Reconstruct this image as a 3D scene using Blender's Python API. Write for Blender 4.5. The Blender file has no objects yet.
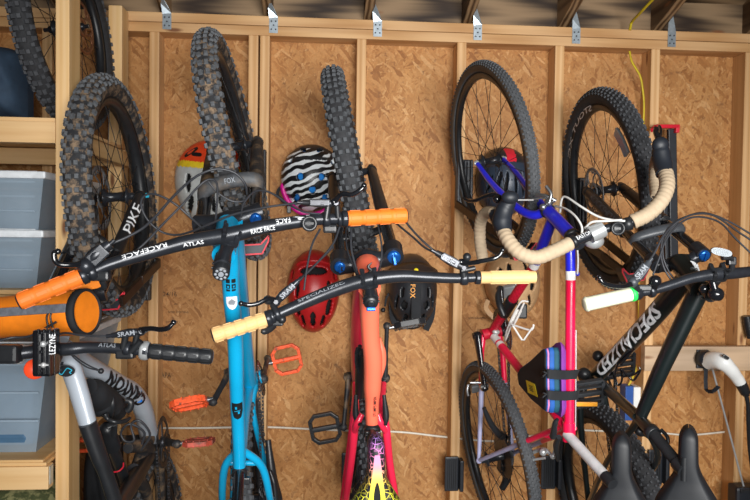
import bpy, bmesh, math, random
from mathutils import Vector as V, Matrix
random.seed(11)
SC = bpy.context.scene
COL = SC.collection
PI = math.pi
F = 682.3                       # focal length in pixels of the 750x500 frame
YAW, PITCH, ROLL = .0752, -.0276, .0135
CAM = V((0, -2.839, 1.59))
fwd = V((math.sin(YAW)*math.cos(PITCH), math.cos(YAW)*math.cos(PITCH), math.sin(PITCH)))
rgt0 = V((math.cos(YAW), -math.sin(YAW), 0)); up0 = rgt0.cross(fwd)
RGT = rgt0*math.cos(ROLL)+up0*math.sin(ROLL); UPV = -rgt0*math.sin(ROLL)+up0*math.cos(ROLL)

def at(px, py, d):              # point seen at a pixel, d metres out from the back wall
    r = fwd+RGT*((px-375)/F)+UPV*((250-py)/F)
    return CAM+r*((-d-CAM.y)/r.y)
def pts(*a): return [at(*p) for p in a]
def msz(px, d): return px*(2.839-d)/F
def lin(a, b, t): return a+(b-a)*t
def rgb(h):
    c = [int(h[i:i+2], 16)/255 for i in (0, 2, 4)]
    return tuple((x/12.92 if x <= .04045 else ((x+.055)/1.055)**2.4) for x in c)+(1,)

# ---------------------------------------------------------------- materials
def newmat(name):
    m = bpy.data.materials.new(name); m.use_nodes = True
    nt = m.node_tree; b = nt.nodes['Principled BSDF']
    return m, nt, b
def nd(nt, typ, **kw):
    n = nt.nodes.new(typ)
    for k, v in kw.items():
        if k.startswith('i_'):
            key = k[2:]; key = int(key) if key.isdigit() else key.replace('_', ' ')
            n.inputs[key].default_value = v
        else: setattr(n, k, v)
    return n
def ramp(nt, stops, src, interp='LINEAR'):
    r = nt.nodes.new('ShaderNodeValToRGB'); r.color_ramp.interpolation = interp
    e = r.color_ramp.elements
    while len(e) < len(stops): e.new(.5)
    for k, (p, c) in enumerate(stops): e[k].position = p; e[k].color = c
    nt.links.new(src, r.inputs[0]); return r
def mixc(nt, fac, a, b, typ='MIX'):
    n = nt.nodes.new('ShaderNodeMix'); n.data_type = 'RGBA'; n.blend_type = typ
    for s, v in ((0, fac), (6, a), (7, b)):
        if hasattr(v, 'is_linked'): nt.links.new(v, n.inputs[s])
        else: n.inputs[s].default_value = v
    return n.outputs[2]
def objco(nt, scale=(1, 1, 1), rot=(0, 0, 0), loc=(0, 0, 0)):
    t = nt.nodes.new('ShaderNodeTexCoord'); m = nd(nt, 'ShaderNodeMapping')
    m.inputs['Scale'].default_value = scale; m.inputs['Rotation'].default_value = rot; m.inputs['Location'].default_value = loc
    nt.links.new(t.outputs['Object'], m.inputs['Vector']); return m.outputs[0]
def noise(nt, co, scale, detail=4, rough=.55):
    n = nd(nt, 'ShaderNodeTexNoise', i_Scale=scale, i_Detail=detail, i_Roughness=rough)
    nt.links.new(co, n.inputs['Vector']); return n.outputs['Fac']
def bump(nt, b, h, strength=.3, dist=.002):
    n = nd(nt, 'ShaderNodeBump', i_Strength=strength, i_Distance=dist)
    nt.links.new(h, n.inputs['Height']); nt.links.new(n.outputs[0], b.inputs['Normal'])
def plain(name, hexc, rough=.5, metal=0, var=.12, vs=40, coat=0, bmp=0, spec=None):
    m, nt, b = newmat(name); c = rgb(hexc); co = objco(nt); f = noise(nt, co, vs)
    dk = tuple(x*(1-var) for x in c[:3])+(1,); lt = tuple(min(1, x*(1+var)) for x in c[:3])+(1,)
    r = ramp(nt, [(.3, dk), (.7, lt)], f); nt.links.new(r.outputs[0], b.inputs['Base Color'])
    b.inputs['Roughness'].default_value = rough; b.inputs['Metallic'].default_value = metal
    if coat: b.inputs['Coat Weight'].default_value = coat; b.inputs['Coat Roughness'].default_value = .08
    if spec is not None: b.inputs['Specular IOR Level'].default_value = spec
    if bmp: bump(nt, b, f, bmp)
    return m
def dirty(name, hexc, dirt='8a6f52', lo=.55, hi=.68, rough=.7, scale=22, metal=0):
    m, nt, b = newmat(name); co = objco(nt)
    f = noise(nt, co, scale, 6, .65); g = noise(nt, co, 120, 2)
    c = rgb(hexc); r0 = ramp(nt, [(.3, tuple(x*.75 for x in c[:3])+(1,)), (.7, tuple(x*1.25 for x in c[:3])+(1,))], g)
    k = ramp(nt, [(lo, (0, 0, 0, 1)), (hi, (1, 1, 1, 1))], f)
    nt.links.new(mixc(nt, k.outputs[0], r0.outputs[0], rgb(dirt)), b.inputs['Base Color'])
    b.inputs['Roughness'].default_value = rough; b.inputs['Metallic'].default_value = metal
    return m
def pine(name, axis, light='d9b282', dark='b98a56', seed=0.):
    m, nt, b = newmat(name)
    sc = {'x': (1.2, 26, 26), 'y': (26, 1.2, 26), 'z': (26, 26, 1.2)}[axis]
    oi = nd(nt, 'ShaderNodeObjectInfo'); co = objco(nt, sc)
    add = nd(nt, 'ShaderNodeVectorMath', operation='ADD'); cm = nd(nt, 'ShaderNodeCombineXYZ')
    ml = nd(nt, 'ShaderNodeMath', operation='MULTIPLY'); ml.inputs[1].default_value = 57.
    nt.links.new(oi.outputs['Random'], ml.inputs[0])
    for k in range(3): nt.links.new(ml.outputs[0], cm.inputs[k])
    nt.links.new(co, add.inputs[0]); nt.links.new(cm.outputs[0], add.inputs[1]); co = add.outputs[0]
    f = noise(nt, co, 1.0, 5, .6); w = nd(nt, 'ShaderNodeTexWave', i_Scale=.55, i_Distortion=5., i_Detail=3.)
    nt.links.new(co, w.inputs['Vector'])
    r = ramp(nt, [(.25, rgb(dark)), (.6, rgb(light))], f)
    r2 = ramp(nt, [(0, rgb('e2bd90')), (1, rgb(dark))], w.outputs['Fac'])
    c1 = mixc(nt, .35, r.outputs[0], r2.outputs[0])
    co2 = objco(nt, {'x': (3, 11, 11), 'y': (11, 3, 11), 'z': (11, 11, 3)}[axis]); vo = nd(nt, 'ShaderNodeTexVoronoi', i_Scale=1.)
    ad2 = nd(nt, 'ShaderNodeVectorMath', operation='ADD'); nt.links.new(co2, ad2.inputs[0]); nt.links.new(cm.outputs[0], ad2.inputs[1])
    nt.links.new(ad2.outputs[0], vo.inputs['Vector'])
    k = ramp(nt, [(.05, (1, 1, 1, 1)), (.12, (0, 0, 0, 1))], vo.outputs['Distance'])
    nt.links.new(mixc(nt, k.outputs[0], c1, rgb('7d4f2c')), b.inputs['Base Color'])
    b.inputs['Roughness'].default_value = .62; bump(nt, b, f, .15)
    return m
def osb():
    m, nt, b = newmat('osb'); col = None
    tc = nd(nt, 'ShaderNodeTexCoord'); nz = nd(nt, 'ShaderNodeTexNoise', i_Scale=14., i_Detail=3.)
    nt.links.new(tc.outputs['Object'], nz.inputs['Vector'])
    vm = nd(nt, 'ShaderNodeVectorMath', operation='MULTIPLY_ADD'); nt.links.new(nz.outputs['Color'], vm.inputs[0])
    vm.inputs[1].default_value = (.03, .03, .03); nt.links.new(tc.outputs['Object'], vm.inputs[2])
    h = None
    for k, (ang, lx, lw) in enumerate([(.3, 13, 62), (1.25, 16, 72), (-.9, 14, 66), (-.3, 19, 100), (2.5, 18, 92), (1.75, 24, 110), (.85, 20, 84)]):
        mp = nd(nt, 'ShaderNodeMapping'); mp.inputs['Rotation'].default_value = (0, ang, 0)
        mp.vector_type = 'TEXTURE'
        mp.inputs['Scale'].default_value = (1/lx, 1, 1/lw); mp.inputs['Location'].default_value = (k*3.7, 0, k*1.9)
        nt.links.new(vm.outputs[0], mp.inputs['Vector'])
        vo = nd(nt, 'ShaderNodeTexVoronoi', i_Scale=1.); nt.links.new(mp.outputs[0], vo.inputs['Vector'])
        sp = nd(nt, 'ShaderNodeSeparateColor'); nt.links.new(vo.outputs['Color'], sp.inputs[0])
        r = ramp(nt, [(0, rgb('96622f')), (.2, rgb('b07a42')), (.6, rgb('bb874e')), (.9, rgb('c28f57')), (1, rgb('cfa06a'))], sp.outputs[0])
        if col is None: col = r.outputs[0]; h = sp.outputs[0]
        else:
            st = ramp(nt, [(.55, (0, 0, 0, 1)), (.58, (1, 1, 1, 1))], sp.outputs[1])
            col = mixc(nt, st.outputs[0], col, r.outputs[0]); h2 = mixc(nt, st.outputs[0], h, sp.outputs[0]); h = h2
    big = noise(nt, tc.outputs['Object'], 2.3, 5); fine = noise(nt, tc.outputs['Object'], 130., 3)
    rb = ramp(nt, [(.3, (.72, .68, .64, 1)), (.7, (1.05, 1.03, 1.0, 1))], big)
    col = mixc(nt, .85, col, rb.outputs[0], 'MULTIPLY')
    sp2 = noise(nt, tc.outputs['Object'], 30., 6, .75); dk = ramp(nt, [(.57, (0, 0, 0, 1)), (.70, (.85, .85, .85, 1))], sp2)
    col = mixc(nt, dk.outputs[0], col, rgb('6e4525'))
    rf = ramp(nt, [(.3, (.8, .8, .8, 1)), (.7, (1.1, 1.1, 1.1, 1))], fine)
    col = mixc(nt, .7, col, rf.outputs[0], 'MULTIPLY')
    nt.links.new(col, b.inputs['Base Color']); b.inputs['Roughness'].default_value = .68
    bump(nt, b, h, .35, .0015)
    return m
M = dict(
    osb=osb(), pinez=pine('pine_upright', 'z', 'dcb07a', 'b3824c'), pinex=pine('pine_level', 'x', 'd3a66f', 'ab7a48'), piney=pine('pine_deep', 'y'),
    shelfx=pine('shelf_pine_level', 'x', 'e8c38c', 'cc9c5e'), shelfz=pine('shelf_pine_upright', 'z', 'ecc890', 'd0a163'), shelfy=pine('shelf_pine_deep', 'y', 'dfb982', 'c09257'),
    rafter=pine('rafter_wood', 'y', '523619', '38220f'), roof=pine('roof_boards', 'x', '33210f', '24150a'), grey_board=pine('weathered_board', 'x', 'c0a78e', '9d8469'),
    galv=plain('galvanized', 'b9c6cf', .35, .75, .2, 60), concrete=plain('concrete', '77736c', .85, 0, .2, 6), paint=plain('wall_paint', 'b79770', .8),
    black=plain('black_plastic', '202225', .38, 0, .2), blackgloss=plain('black_gloss', '15171b', .18, 0, .2, 30, .6), rub=plain('rubber', '1d1e20', .75, 0, .3, 60),
    tread=plain('tread_blocks', '4c4f53', .8, 0, .25, 60), treaddark=plain('tread_blocks_dark', '45474b', .8, 0, .25, 60), mudtread=dirty('muddy_tread_blocks', '575a5e', '8a7860', .66, .80, .85, 40), tyre=plain('tyre_rubber', '2b2c2f', .8, 0, .3, 90), mudtyre=dirty('muddy_tyre', '26272a', '85705a', .48, .62, .85, 42), dusttyre=dirty('dusty_tyre', '3a3c3f', '77695a', .6, .75, .85, 26),
    greytyre=plain('gravel_tyre', '45474a', .85, 0, .25, 90), tanwall=plain('brown_sidewall', '4a3d31', .7),
    mudblack=dirty('muddy_black', '222326', '7d664c', .5, .68, .6, 14), metalblack=plain('anodised_black', '2a2d33', .3, .3, .2), steel=plain('steel', 'a9adb1', .3, .9, .15), disc=plain('brake_disc_metal', '77797c', .4, .25, .15), dksteel=plain('dark_steel', '4b4c50', .38, .8, .2),
    rust=plain('rusty_disc', '8a5f45', .45, .6, .3), spoke=plain('spoke_black', '2a2a2c', .4, .6), spokes=plain('spoke_silver', '8f9396', .35, .8),
    teal=plain('teal_paint', '0a9fd0', .3, 0, .06, 8, .5), tealdk=plain('teal_shade_paint', '0b90bd', .35, 0, .06, 8, .5), coral=plain('coral_paint', 'ff7558', .38, 0, .05, 6, .3), pink=plain('hot_pink_paint', 'fb2a50', .35, 0, .06, 6, .4), red=plain('red_paint', 'ee1549', .3, 0, .1, 12, .5),
    darkred=dirty('scuffed_red_paint', 'bf1a33', '93515a', .6, .75, .4, 30), blue=plain('cobalt_paint', '2026c4', .28, 0, .12, 12, .5), lav=plain('lavender_paint', 'a3a4c4', .4, 0, .1), white=plain('white_paint', 'eceae6', .45, 0, .05),
    greyf=plain('pale_grey_paint', 'a9b2bc', .35, 0, .05, 8, .4), greenblack=plain('dark_green_black_paint', '141c1d', .28, 0, .2, 10, .3), orange_rub=plain('orange_rubber', 'e8741f', .6, 0, .06), tan_rub=plain('sand_rubber', 'e2b87c', .62, 0, .05), cream_rub=plain('cream_rubber', 'e2e4cb', .65, 0, .04), green=plain('green_ring', '2ad25a', .5),
    tape=plain('beige_bar_tape', 'b7a388', .75, 0, .08, 60, 0, .2), bluecap=plain('blue_anodised', '1c62b8', .3, .55, .1), orange_ped=dirty('orange_pedal', 'ee5a2c', '6b4636', .56, .7, .5, 45), red_ped=dirty('red_pedal', 'b44a38', '5b4034', .5, .7, .5, 45), cable=plain('cable', '34363b', .42, .1), wcable=plain('white_cable', 'cfcfcc', .45, .1),
    navy=plain('navy_rubber', '1c2129', .5, 0, .1), rack=plain('rack_black', '20242b', .45, .1, .15), rackarm=plain('rack_arm', '2c211b', .4, .3, .25), redtrim=plain('red_trim', 'd22236', .5), saddleblk=plain('saddle_black', '171a1f', .55, 0, .15), silver=plain('silver_alloy', 'c2c6c8', .33, .55, .1),
    worn=dirty('worn_alloy', 'c7c8c8', '9a8f88', .55, .75, .35, 20, .4), orange_cloth=plain('orange_cloth', 'f7860f', .75, 0, .1, 30, 0, .2), zipgrey=plain('zip_grey', '6d7078', .7, 0, .25, 80), cloth_blk=plain('black_cloth', '1b1d21', .85, 0, .25, 30, 0, .3), yellow=plain('yellow_cable', 'c9b320', .5), cord=plain('white_cord', 'd8d2c4', .6),
    hred=plain('red_helmet', 'b31f22', .38, 0, .08, 10), hgrey=plain('grey_helmet', 'c3c7c6', .45), horange=plain('orange_helmet', 'ee4a22', .42), hyellow=plain('yellow_helmet', 'f4d22c', .42), hblack=plain('black_helmet', '25272b', .38, 0, .15, 10), htan=plain('tan_helmet', 'c9a277', .5), hliner=plain('helmet_liner', '121214', .85), hnavy=plain('slate_helmet', '303b4b', .4, 0, .15, 12), magenta=plain('magenta', 'd3108c', .4), hblue=plain('blue_vent', '1f86dc', .45),
    bagpurple=plain('purple_cloth', '7d3795', .75), bagblue=plain('blue_cloth', '1b55a3', .75), bagteal=plain('teal_cloth', '174a5c', .8), bagpink=plain('pink_cloth', 'd681b4', .7), labelyellow=plain('yellow_label', 'f0dc28', .6), ledorange=plain('amber_reflector', 'f2a324', .3), whitepl=plain('white_plastic', 'e9ebea', .35, 0, .03), boxblue=plain('blue_box', '1f4f9a', .5), textwhite=plain('white_print', 'e8ebee', .5), textgrey=plain('grey_print', '8c929a', .5), textlight=plain('light_print', '9aa0a8', .5), textdim=plain('dim_print', '4d5157', .5), textblack=plain('black_print', '15171a', .5), textfox=plain('amber_print', 'f5a11e', .5), textink=plain('faint_ink', '4a3220', .8), textblue=plain('blue_print', '2a78d0', .5), cyan=plain('cyan_print', '33b6d6', .4),
    lid=plain('bin_lid', 'dfe5ea', .45), camo=dirty('camouflage_cloth', '4a5130', '8c8a5e', .5, .55, .9, 14), blueitem=plain('blue_contents', '3f6382', .6, 0, .3, 9), greyitem=plain('grey_contents', '4a5560', .6, 0, .5, 7), bluebag=plain('pale_blue_cloth', '33485e', .8), clear_refl=plain('clear_reflector', 'a2aab0', .2, .3, .1, 120))
def glassy(name, hexc, alpha):
    m, nt, b = newmat(name); b.inputs['Base Color'].default_value = rgb(hexc); b.inputs['Roughness'].default_value = .3
    co = objco(nt); f = noise(nt, co, 5); r = ramp(nt, [(.3, (alpha*.85,)*3+(1,)), (.7, (min(1, alpha*1.15),)*3+(1,))], f)
    nt.links.new(r.outputs[0], b.inputs['Alpha']); return m
M['bin'] = glassy('translucent_bin', 'a3b6c6', .55)

def zebra():
    m, nt, b = newmat('zebra_print'); co = objco(nt, (1, 1, 1), (0, .35, 0))
    w = nd(nt, 'ShaderNodeTexWave', i_Scale=11., i_Distortion=6., i_Detail=1.5, i_Detail_Scale=1.2); w.bands_direction = 'Z'
    nt.links.new(co, w.inputs['Vector'])
    r = ramp(nt, [(.55, rgb('17181b')), (.62, rgb('dfe6ea'))], w.outputs['Fac'])
    nt.links.new(r.outputs[0], b.inputs['Base Color']); b.inputs['Roughness'].default_value = .35; return m
M['zebra'] = zebra()
def saddle_print(plainer=False):
    m, nt, b = newmat('patterned_saddle' if not plainer else 'saddle_gradient')
    t = nd(nt, 'ShaderNodeTexCoord'); sp = nd(nt, 'ShaderNodeSeparateXYZ'); nt.links.new(t.outputs['Object'], sp.inputs[0])
    g = ramp(nt, [(.0, rgb('a98ae0')), (.22, rgb('ee7fd0')), (.5, rgb('ff9aa0')), (.72, rgb('ffd060')), (1, rgb('f2ee3a'))], sp.outputs[0])
    mr = nd(nt, 'ShaderNodeMapRange'); mr.inputs[1].default_value = 0; mr.inputs[2].default_value = .15
    nt.links.new(sp.outputs[0], mr.inputs[0]); nt.links.new(mr.outputs[0], g.inputs[0])
    if plainer: nt.links.new(g.outputs[0], b.inputs['Base Color'])
    else:
        vo = nd(nt, 'ShaderNodeTexVoronoi', i_Scale=60., feature='DISTANCE_TO_EDGE'); nt.links.new(t.outputs['Object'], vo.inputs['Vector'])
        v2 = nd(nt, 'ShaderNodeTexVoronoi', i_Scale=150.); nt.links.new(t.outputs['Object'], v2.inputs['Vector'])
        k = ramp(nt, [(.02, (0, 0, 0, 1)), (.045, (1, 1, 1, 1))], vo.outputs[0])
        k2 = ramp(nt, [(.62, (1, 1, 1, 1)), (.7, (.0, .0, .0, 1))], v2.outputs['Distance'])
        f = mixc(nt, .25, k.outputs[0], k2.outputs[0], 'MULTIPLY')
        nt.links.new(mixc(nt, f, g.outputs[0], rgb('101018')), b.inputs['Base Color'])
    b.inputs['Roughness'].default_value = .5; return m
M['saddleprint'] = saddle_print(); M['saddlegrad'] = saddle_print(True)

# ---------------------------------------------------------------- mesh builder
def crom(P, R=None, n=6):
    if len(P) < 3: return P, R
    out, ro = [], []
    for i in range(len(P)-1):
        p0 = P[i-1] if i else P[0]*2-P[1]; p1, p2 = P[i], P[i+1]; p3 = P[i+2] if i+2 < len(P) else P[-1]*2-P[-2]
        for k in range(n):
            t = k/n; t2 = t*t; t3 = t2*t
            out.append(.5*((2*p1)+(p2-p0)*t+(2*p0-5*p1+4*p2-p3)*t2+(3*p1-p0-3*p2+p3)*t3))
            if R: ro.append(R[i]+(R[i+1]-R[i])*(t*t*(3-2*t)))
    out.append(P[-1])
    if R: ro.append(R[-1])
    return out, (ro if R else None)
def basis(z, ref=None):
    z = z.normalized(); ref = ref or (V((0, 0, 1)) if abs(z.z) < .9 else V((0, 1, 0)))
    x = ref-z*ref.dot(z)
    if x.length < 1e-5: ref = V((1, 0, 0)); x = ref-z*ref.dot(z)
    x.normalize(); return x, z.cross(x), z
class MB:
    def __init__(s): s.v, s.f, s.m, s.sm = [], [], [], []
    def add(s, vs, fs, mi=0, smooth=True):
        o = len(s.v); s.v += [V(a) for a in vs]
        for f in fs: s.f.append([i+o for i in f]); s.m.append(mi); s.sm.append(smooth)
        return s
    def tube(s, P, r, seg=12, sm=False, cap=True, mi=0, ref=None, flat=None, n=6, closed=False):
        P = [V(p) for p in P]; R = list(r) if isinstance(r, (list, tuple)) else [r]*len(P)
        if sm: P, R = crom(P, R, n)
        N = len(P); rings = []; X = None
        for i in range(N):
            if closed: T = P[(i+1) % N]-P[i-1]
            else: T = (P[min(i+1, N-1)]-P[max(i-1, 0)])
            T.normalize()
            if ref is not None: x, y, _ = basis(T, ref)
            elif X is None: x, y, _ = basis(T)
            else:
                x = X-T*X.dot(T)
                x = x.normalized() if x.length > 1e-6 else basis(T)[0]
                y = T.cross(x)
            X = x; fl = flat or 1.
            rings.append([P[i]+x*(math.cos(a)*R[i])+y*(math.sin(a)*R[i]*fl) for a in [2*PI*k/seg for k in range(seg)]])
        vs = [p for q in rings for p in q]; fs = []
        for i in range(N if closed else N-1):
            j = (i+1) % N
            for k in range(seg): fs.append([i*seg+k, i*seg+(k+1) % seg, j*seg+(k+1) % seg, j*seg+k])
        s.add(vs, fs, mi, True)
        if cap and not closed:
            s.add(rings[0], [list(range(seg))[::-1]], mi, False); s.add(rings[-1], [list(range(seg))], mi, False)
        return s
    def cyl(s, a, b, r, r2=None, seg=18, mi=0): return s.tube([a, b], [r, r if r2 is None else r2], seg, mi=mi)
    def box(s, c, size, x=V((1, 0, 0)), y=V((0, 1, 0)), mi=0, bev=.0):
        c = V(c); x = V(x).normalized(); y = V(y); y = (y-x*y.dot(x)).normalized(); z = x.cross(y)
        bm = bmesh.new(); bmesh.ops.create_cube(bm, size=1)
        for v in bm.verts: v.co = V((v.co.x*size[0], v.co.y*size[1], v.co.z*size[2]))
        if bev: bmesh.ops.bevel(bm, geom=bm.edges[:], offset=min(bev, min(size)*.45), segments=2, affect='EDGES', profile=.6)
        bm.verts.index_update()
        s.add([c+x*v.co.x+y*v.co.y+z*v.co.z for v in bm.verts], [[v.index for v in f.verts] for f in bm.faces], mi, False)
        bm.free(); return s
    def bar(s, a, b, w, h, up, mi=0, bev=.0):         # box from a to b, w across, h along up
        a, b = V(a), V(b); d = b-a; u = V(up)-d.normalized()*V(up).dot(d.normalized())
        return s.box((a+b)/2, (d.length, h, w), d, u, mi, bev)
    def lathe(s, prof, o, ax, seg=32, mi=0, closed=False, smooth=True):
        x, y, z = basis(V(ax)); o = V(o); vs = []
        for r, h in prof:
            for k in range(seg):
                a = 2*PI*k/seg; vs.append(o+z*h+x*(math.cos(a)*r)+y*(math.sin(a)*r))
        fs = []; n = len(prof)
        for i in range(n if closed else n-1):
            j = (i+1) % n
            for k in range(seg): fs.append([i*seg+k, i*seg+(k+1) % seg, j*seg+(k+1) % seg, j*seg+k])
        s.add(vs, fs, mi, smooth)
        if not closed:
            for i, q in ((0, -1), (n-1, 1)):
                if prof[i][0] > 1e-4: s.add(vs[i*seg:(i+1)*seg], [list(range(seg))[::q]], mi, False)
        return s
    def prism(s, outline, o, xd, yd, t, mi=0):       # flat plate of thickness t from a 2D outline
        o = V(o); xd = V(xd); yd = V(yd); n = xd.cross(yd).normalized(); k = len(outline)
        A = [o+xd*p[0]+yd*p[1]-n*(t/2) for p in outline]; B = [a+n*t for a in A]
        s.add(A, [list(range(k))[::-1]], mi, False); s.add(B, [list(range(k))], mi, False)
        s.add(A+B, [[i, (i+1) % k, k+(i+1) % k, k+i] for i in range(k)], mi, False); return s
    def ball(s, c, r, mi=0, seg=16, x=V((1, 0, 0)), y=V((0, 1, 0))):
        c = V(c); r = r if isinstance(r, (tuple, list)) else (r, r, r); x = V(x).normalized(); y = V(y); y = (y-x*y.dot(x)).normalized(); z = x.cross(y)
        vs, fs = [], []; n = seg//2
        for i in range(n+1):
            t = PI*i/n
            for k in range(seg):
                a = 2*PI*k/seg; vs.append(c+x*(r[0]*math.sin(t)*math.cos(a))+y*(r[1]*math.sin(t)*math.sin(a))+z*(r[2]*math.cos(t)))
        for i in range(n):
            for k in range(seg): fs.append([i*seg+k, i*seg+(k+1) % seg, (i+1)*seg+(k+1) % seg, (i+1)*seg+k])
        return s.add(vs, fs, mi)
    def mesh(s, name, off=V((0, 0, 0))):
        me = bpy.data.meshes.new(name); me.from_pydata([tuple(v-off) for v in s.v], [], s.f)
        me.polygons.foreach_set('material_index', s.m); me.polygons.foreach_set('use_smooth', s.sm)
        bm = bmesh.new(); bm.from_mesh(me); bmesh.ops.remove_doubles(bm, verts=[], dist=1e-6); bmesh.ops.recalc_face_normals(bm, faces=bm.faces[:]); bm.to_mesh(me); bm.free()
        return me

def root(name, label, cat, loc, group=None):
    o = bpy.data.objects.new(name, None); o.empty_display_size = .05; COL.objects.link(o)
    o.location = loc; o['label'] = label; o['category'] = cat
    if group: o['group'] = group
    return o
def wloc(o):
    p = V((0, 0, 0))
    while o is not None: p = p+V(o.location); o = o.parent
    return p
def link(name, me, mats, parent=None, label=None):
    o = bpy.data.objects.new(name, me); COL.objects.link(o)
    for m in (mats if isinstance(mats, (list, tuple)) else [mats]): me.materials.append(m)
    if parent is not None: o.parent = parent
    if label: o['label'] = label
    return o
def part(name, mb, mats, parent, label=None, origin=None):
    base = wloc(parent)
    if origin is not None:
        o = link(name, mb.mesh(name, origin), mats, parent, label); o.location = V(origin)-base; return o
    return link(name, mb.mesh(name, base), mats, parent, label)
def islands(mb, gap=.003):
    n = len(mb.v); p = list(range(n))
    def f(i):
        while p[i] != i: p[i] = p[p[i]]; i = p[i]
        return i
    for q in mb.f:
        for k in q[1:]: p[f(k)] = f(q[0])
    g = {}
    for i in range(n): g.setdefault(f(i), []).append(i)
    B = [[ids, [min(mb.v[i][k] for i in ids)-gap for k in range(3)], [max(mb.v[i][k] for i in ids)+gap for k in range(3)]] for ids in g.values()]
    ch = True
    while ch:
        ch = False
        for a in range(len(B)):
            for b in range(a+1, len(B)):
                if all(B[a][1][k] <= B[b][2][k] and B[b][1][k] <= B[a][2][k] for k in range(3)):
                    B[a] = [B[a][0]+B[b][0], [min(B[a][1][k], B[b][1][k]) for k in range(3)], [max(B[a][2][k], B[b][2][k]) for k in range(3)]]; B.pop(b); ch = True; break
            if ch: break
    out = []
    for ids, _, _ in B:
        s = set(ids); m = MB(); mp = {}
        for i in ids: mp[i] = len(m.v); m.v.append(mb.v[i])
        for q, mi, sm in zip(mb.f, mb.m, mb.sm):
            if q[0] in s: m.f.append([mp[i] for i in q]); m.m.append(mi); m.sm.append(sm)
        out.append(m)
    return out
def parts(name, mb, mats, parent, label=None):      # one part for each separate piece
    return [part(name, m, mats, parent, label) for m in islands(mb)]
def single(name, mb, mats, label, cat, group=None, origin=None):
    if origin is None:
        origin = V((sum(v.x for v in mb.v)/len(mb.v), sum(v.y for v in mb.v)/len(mb.v), min(v.z for v in mb.v)))
    o = link(name, mb.mesh(name, origin), mats); o.location = origin; o['label'] = label; o['category'] = cat
    if group: o['group'] = group
    return o
def struct(name, mb, mats, label=None):
    c = V((0, 0, 0))
    for v in mb.v: c += v
    c /= len(mb.v); o = link(name, mb.mesh(name, c), mats); o.location = c; o['kind'] = 'structure'
    if label: o['label'] = label
    return o

_txt = {}
def glyphs(s, bold=.004):
    key = (s, bold)
    if key not in _txt:
        cu = bpy.data.curves.new('t', 'FONT'); cu.body = s; cu.size = 1; cu.resolution_u = 2; cu.offset = bold
        ob = bpy.data.objects.new('t', cu); COL.objects.link(ob); bpy.context.view_layer.update()
        me = bpy.data.meshes.new_from_object(ob.evaluated_get(bpy.context.evaluated_depsgraph_get()))
        bm = bmesh.new(); bm.from_mesh(me); bmesh.ops.triangulate(bm, faces=bm.faces[:])
        for _ in range(1): bmesh.ops.subdivide_edges(bm, edges=bm.edges[:], cuts=1)
        bm.verts.index_update(); vs = [v.co.copy() for v in bm.verts]; fs = [[v.index for v in f.verts] for f in bm.faces]
        bm.free(); bpy.data.objects.remove(ob); bpy.data.meshes.remove(me)
        x0 = min(v.x for v in vs); x1 = max(v.x for v in vs); y1 = max(v.y for v in vs)
        _txt[key] = ([((v.x-x0)/(x1-x0), v.y/y1-.5) for v in vs], fs)
    return _txt[key]
def text_on(s, P, height, R, facing, mat, parent, t0=0., t1=1., name='lettering', shear=0., bold=.004):
    """lettering laid along the path P on a tube of radius R, turned towards facing; letters read from P[0] to P[-1]"""
    P = [V(p) for p in P]; L = [0]
    for a, b in zip(P, P[1:]): L.append(L[-1]+(b-a).length)
    vs, fs = glyphs(s, bold); mb = MB(); out = []
    for x, y in vs:
        l = (t0+(t1-t0)*min(1, max(0, x+shear*y)))*L[-1]
        i = max(k for k in range(len(P)-1) if L[k] <= l+1e-9); T = (P[i+1]-P[i]).normalized()
        q = P[i]+T*(l-L[i]); n = facing-T*facing.dot(T); n.normalize(); b = n.cross(T)
        h = y*height; a = h/R if R else 0
        out.append(q+b*(R*math.sin(a))+n*(R*math.cos(a)+.0012) if R else q+b*h+n*.0012)
    mb.add(out, fs, 0, False); return part(name, mb, mat, parent)
def proj(p):
    v = V(p)-CAM; z = v.dot(fwd); return 375+F*v.dot(RGT)/z, 250-F*v.dot(UPV)/z
def tubept(P, R, py):
    Q, S = crom([V(p) for p in P], list(R), 6)
    for i in range(len(Q)-1):
        a, b = proj(Q[i])[1], proj(Q[i+1])[1]
        if (a-py)*(b-py) <= 0 and a != b: t = (py-a)/(b-a); return lin(Q[i], Q[i+1], t), lin(S[i], S[i+1], t)
    return Q[-1], S[-1]
def tocam(p): return (CAM-V(p)).normalized()
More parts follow.
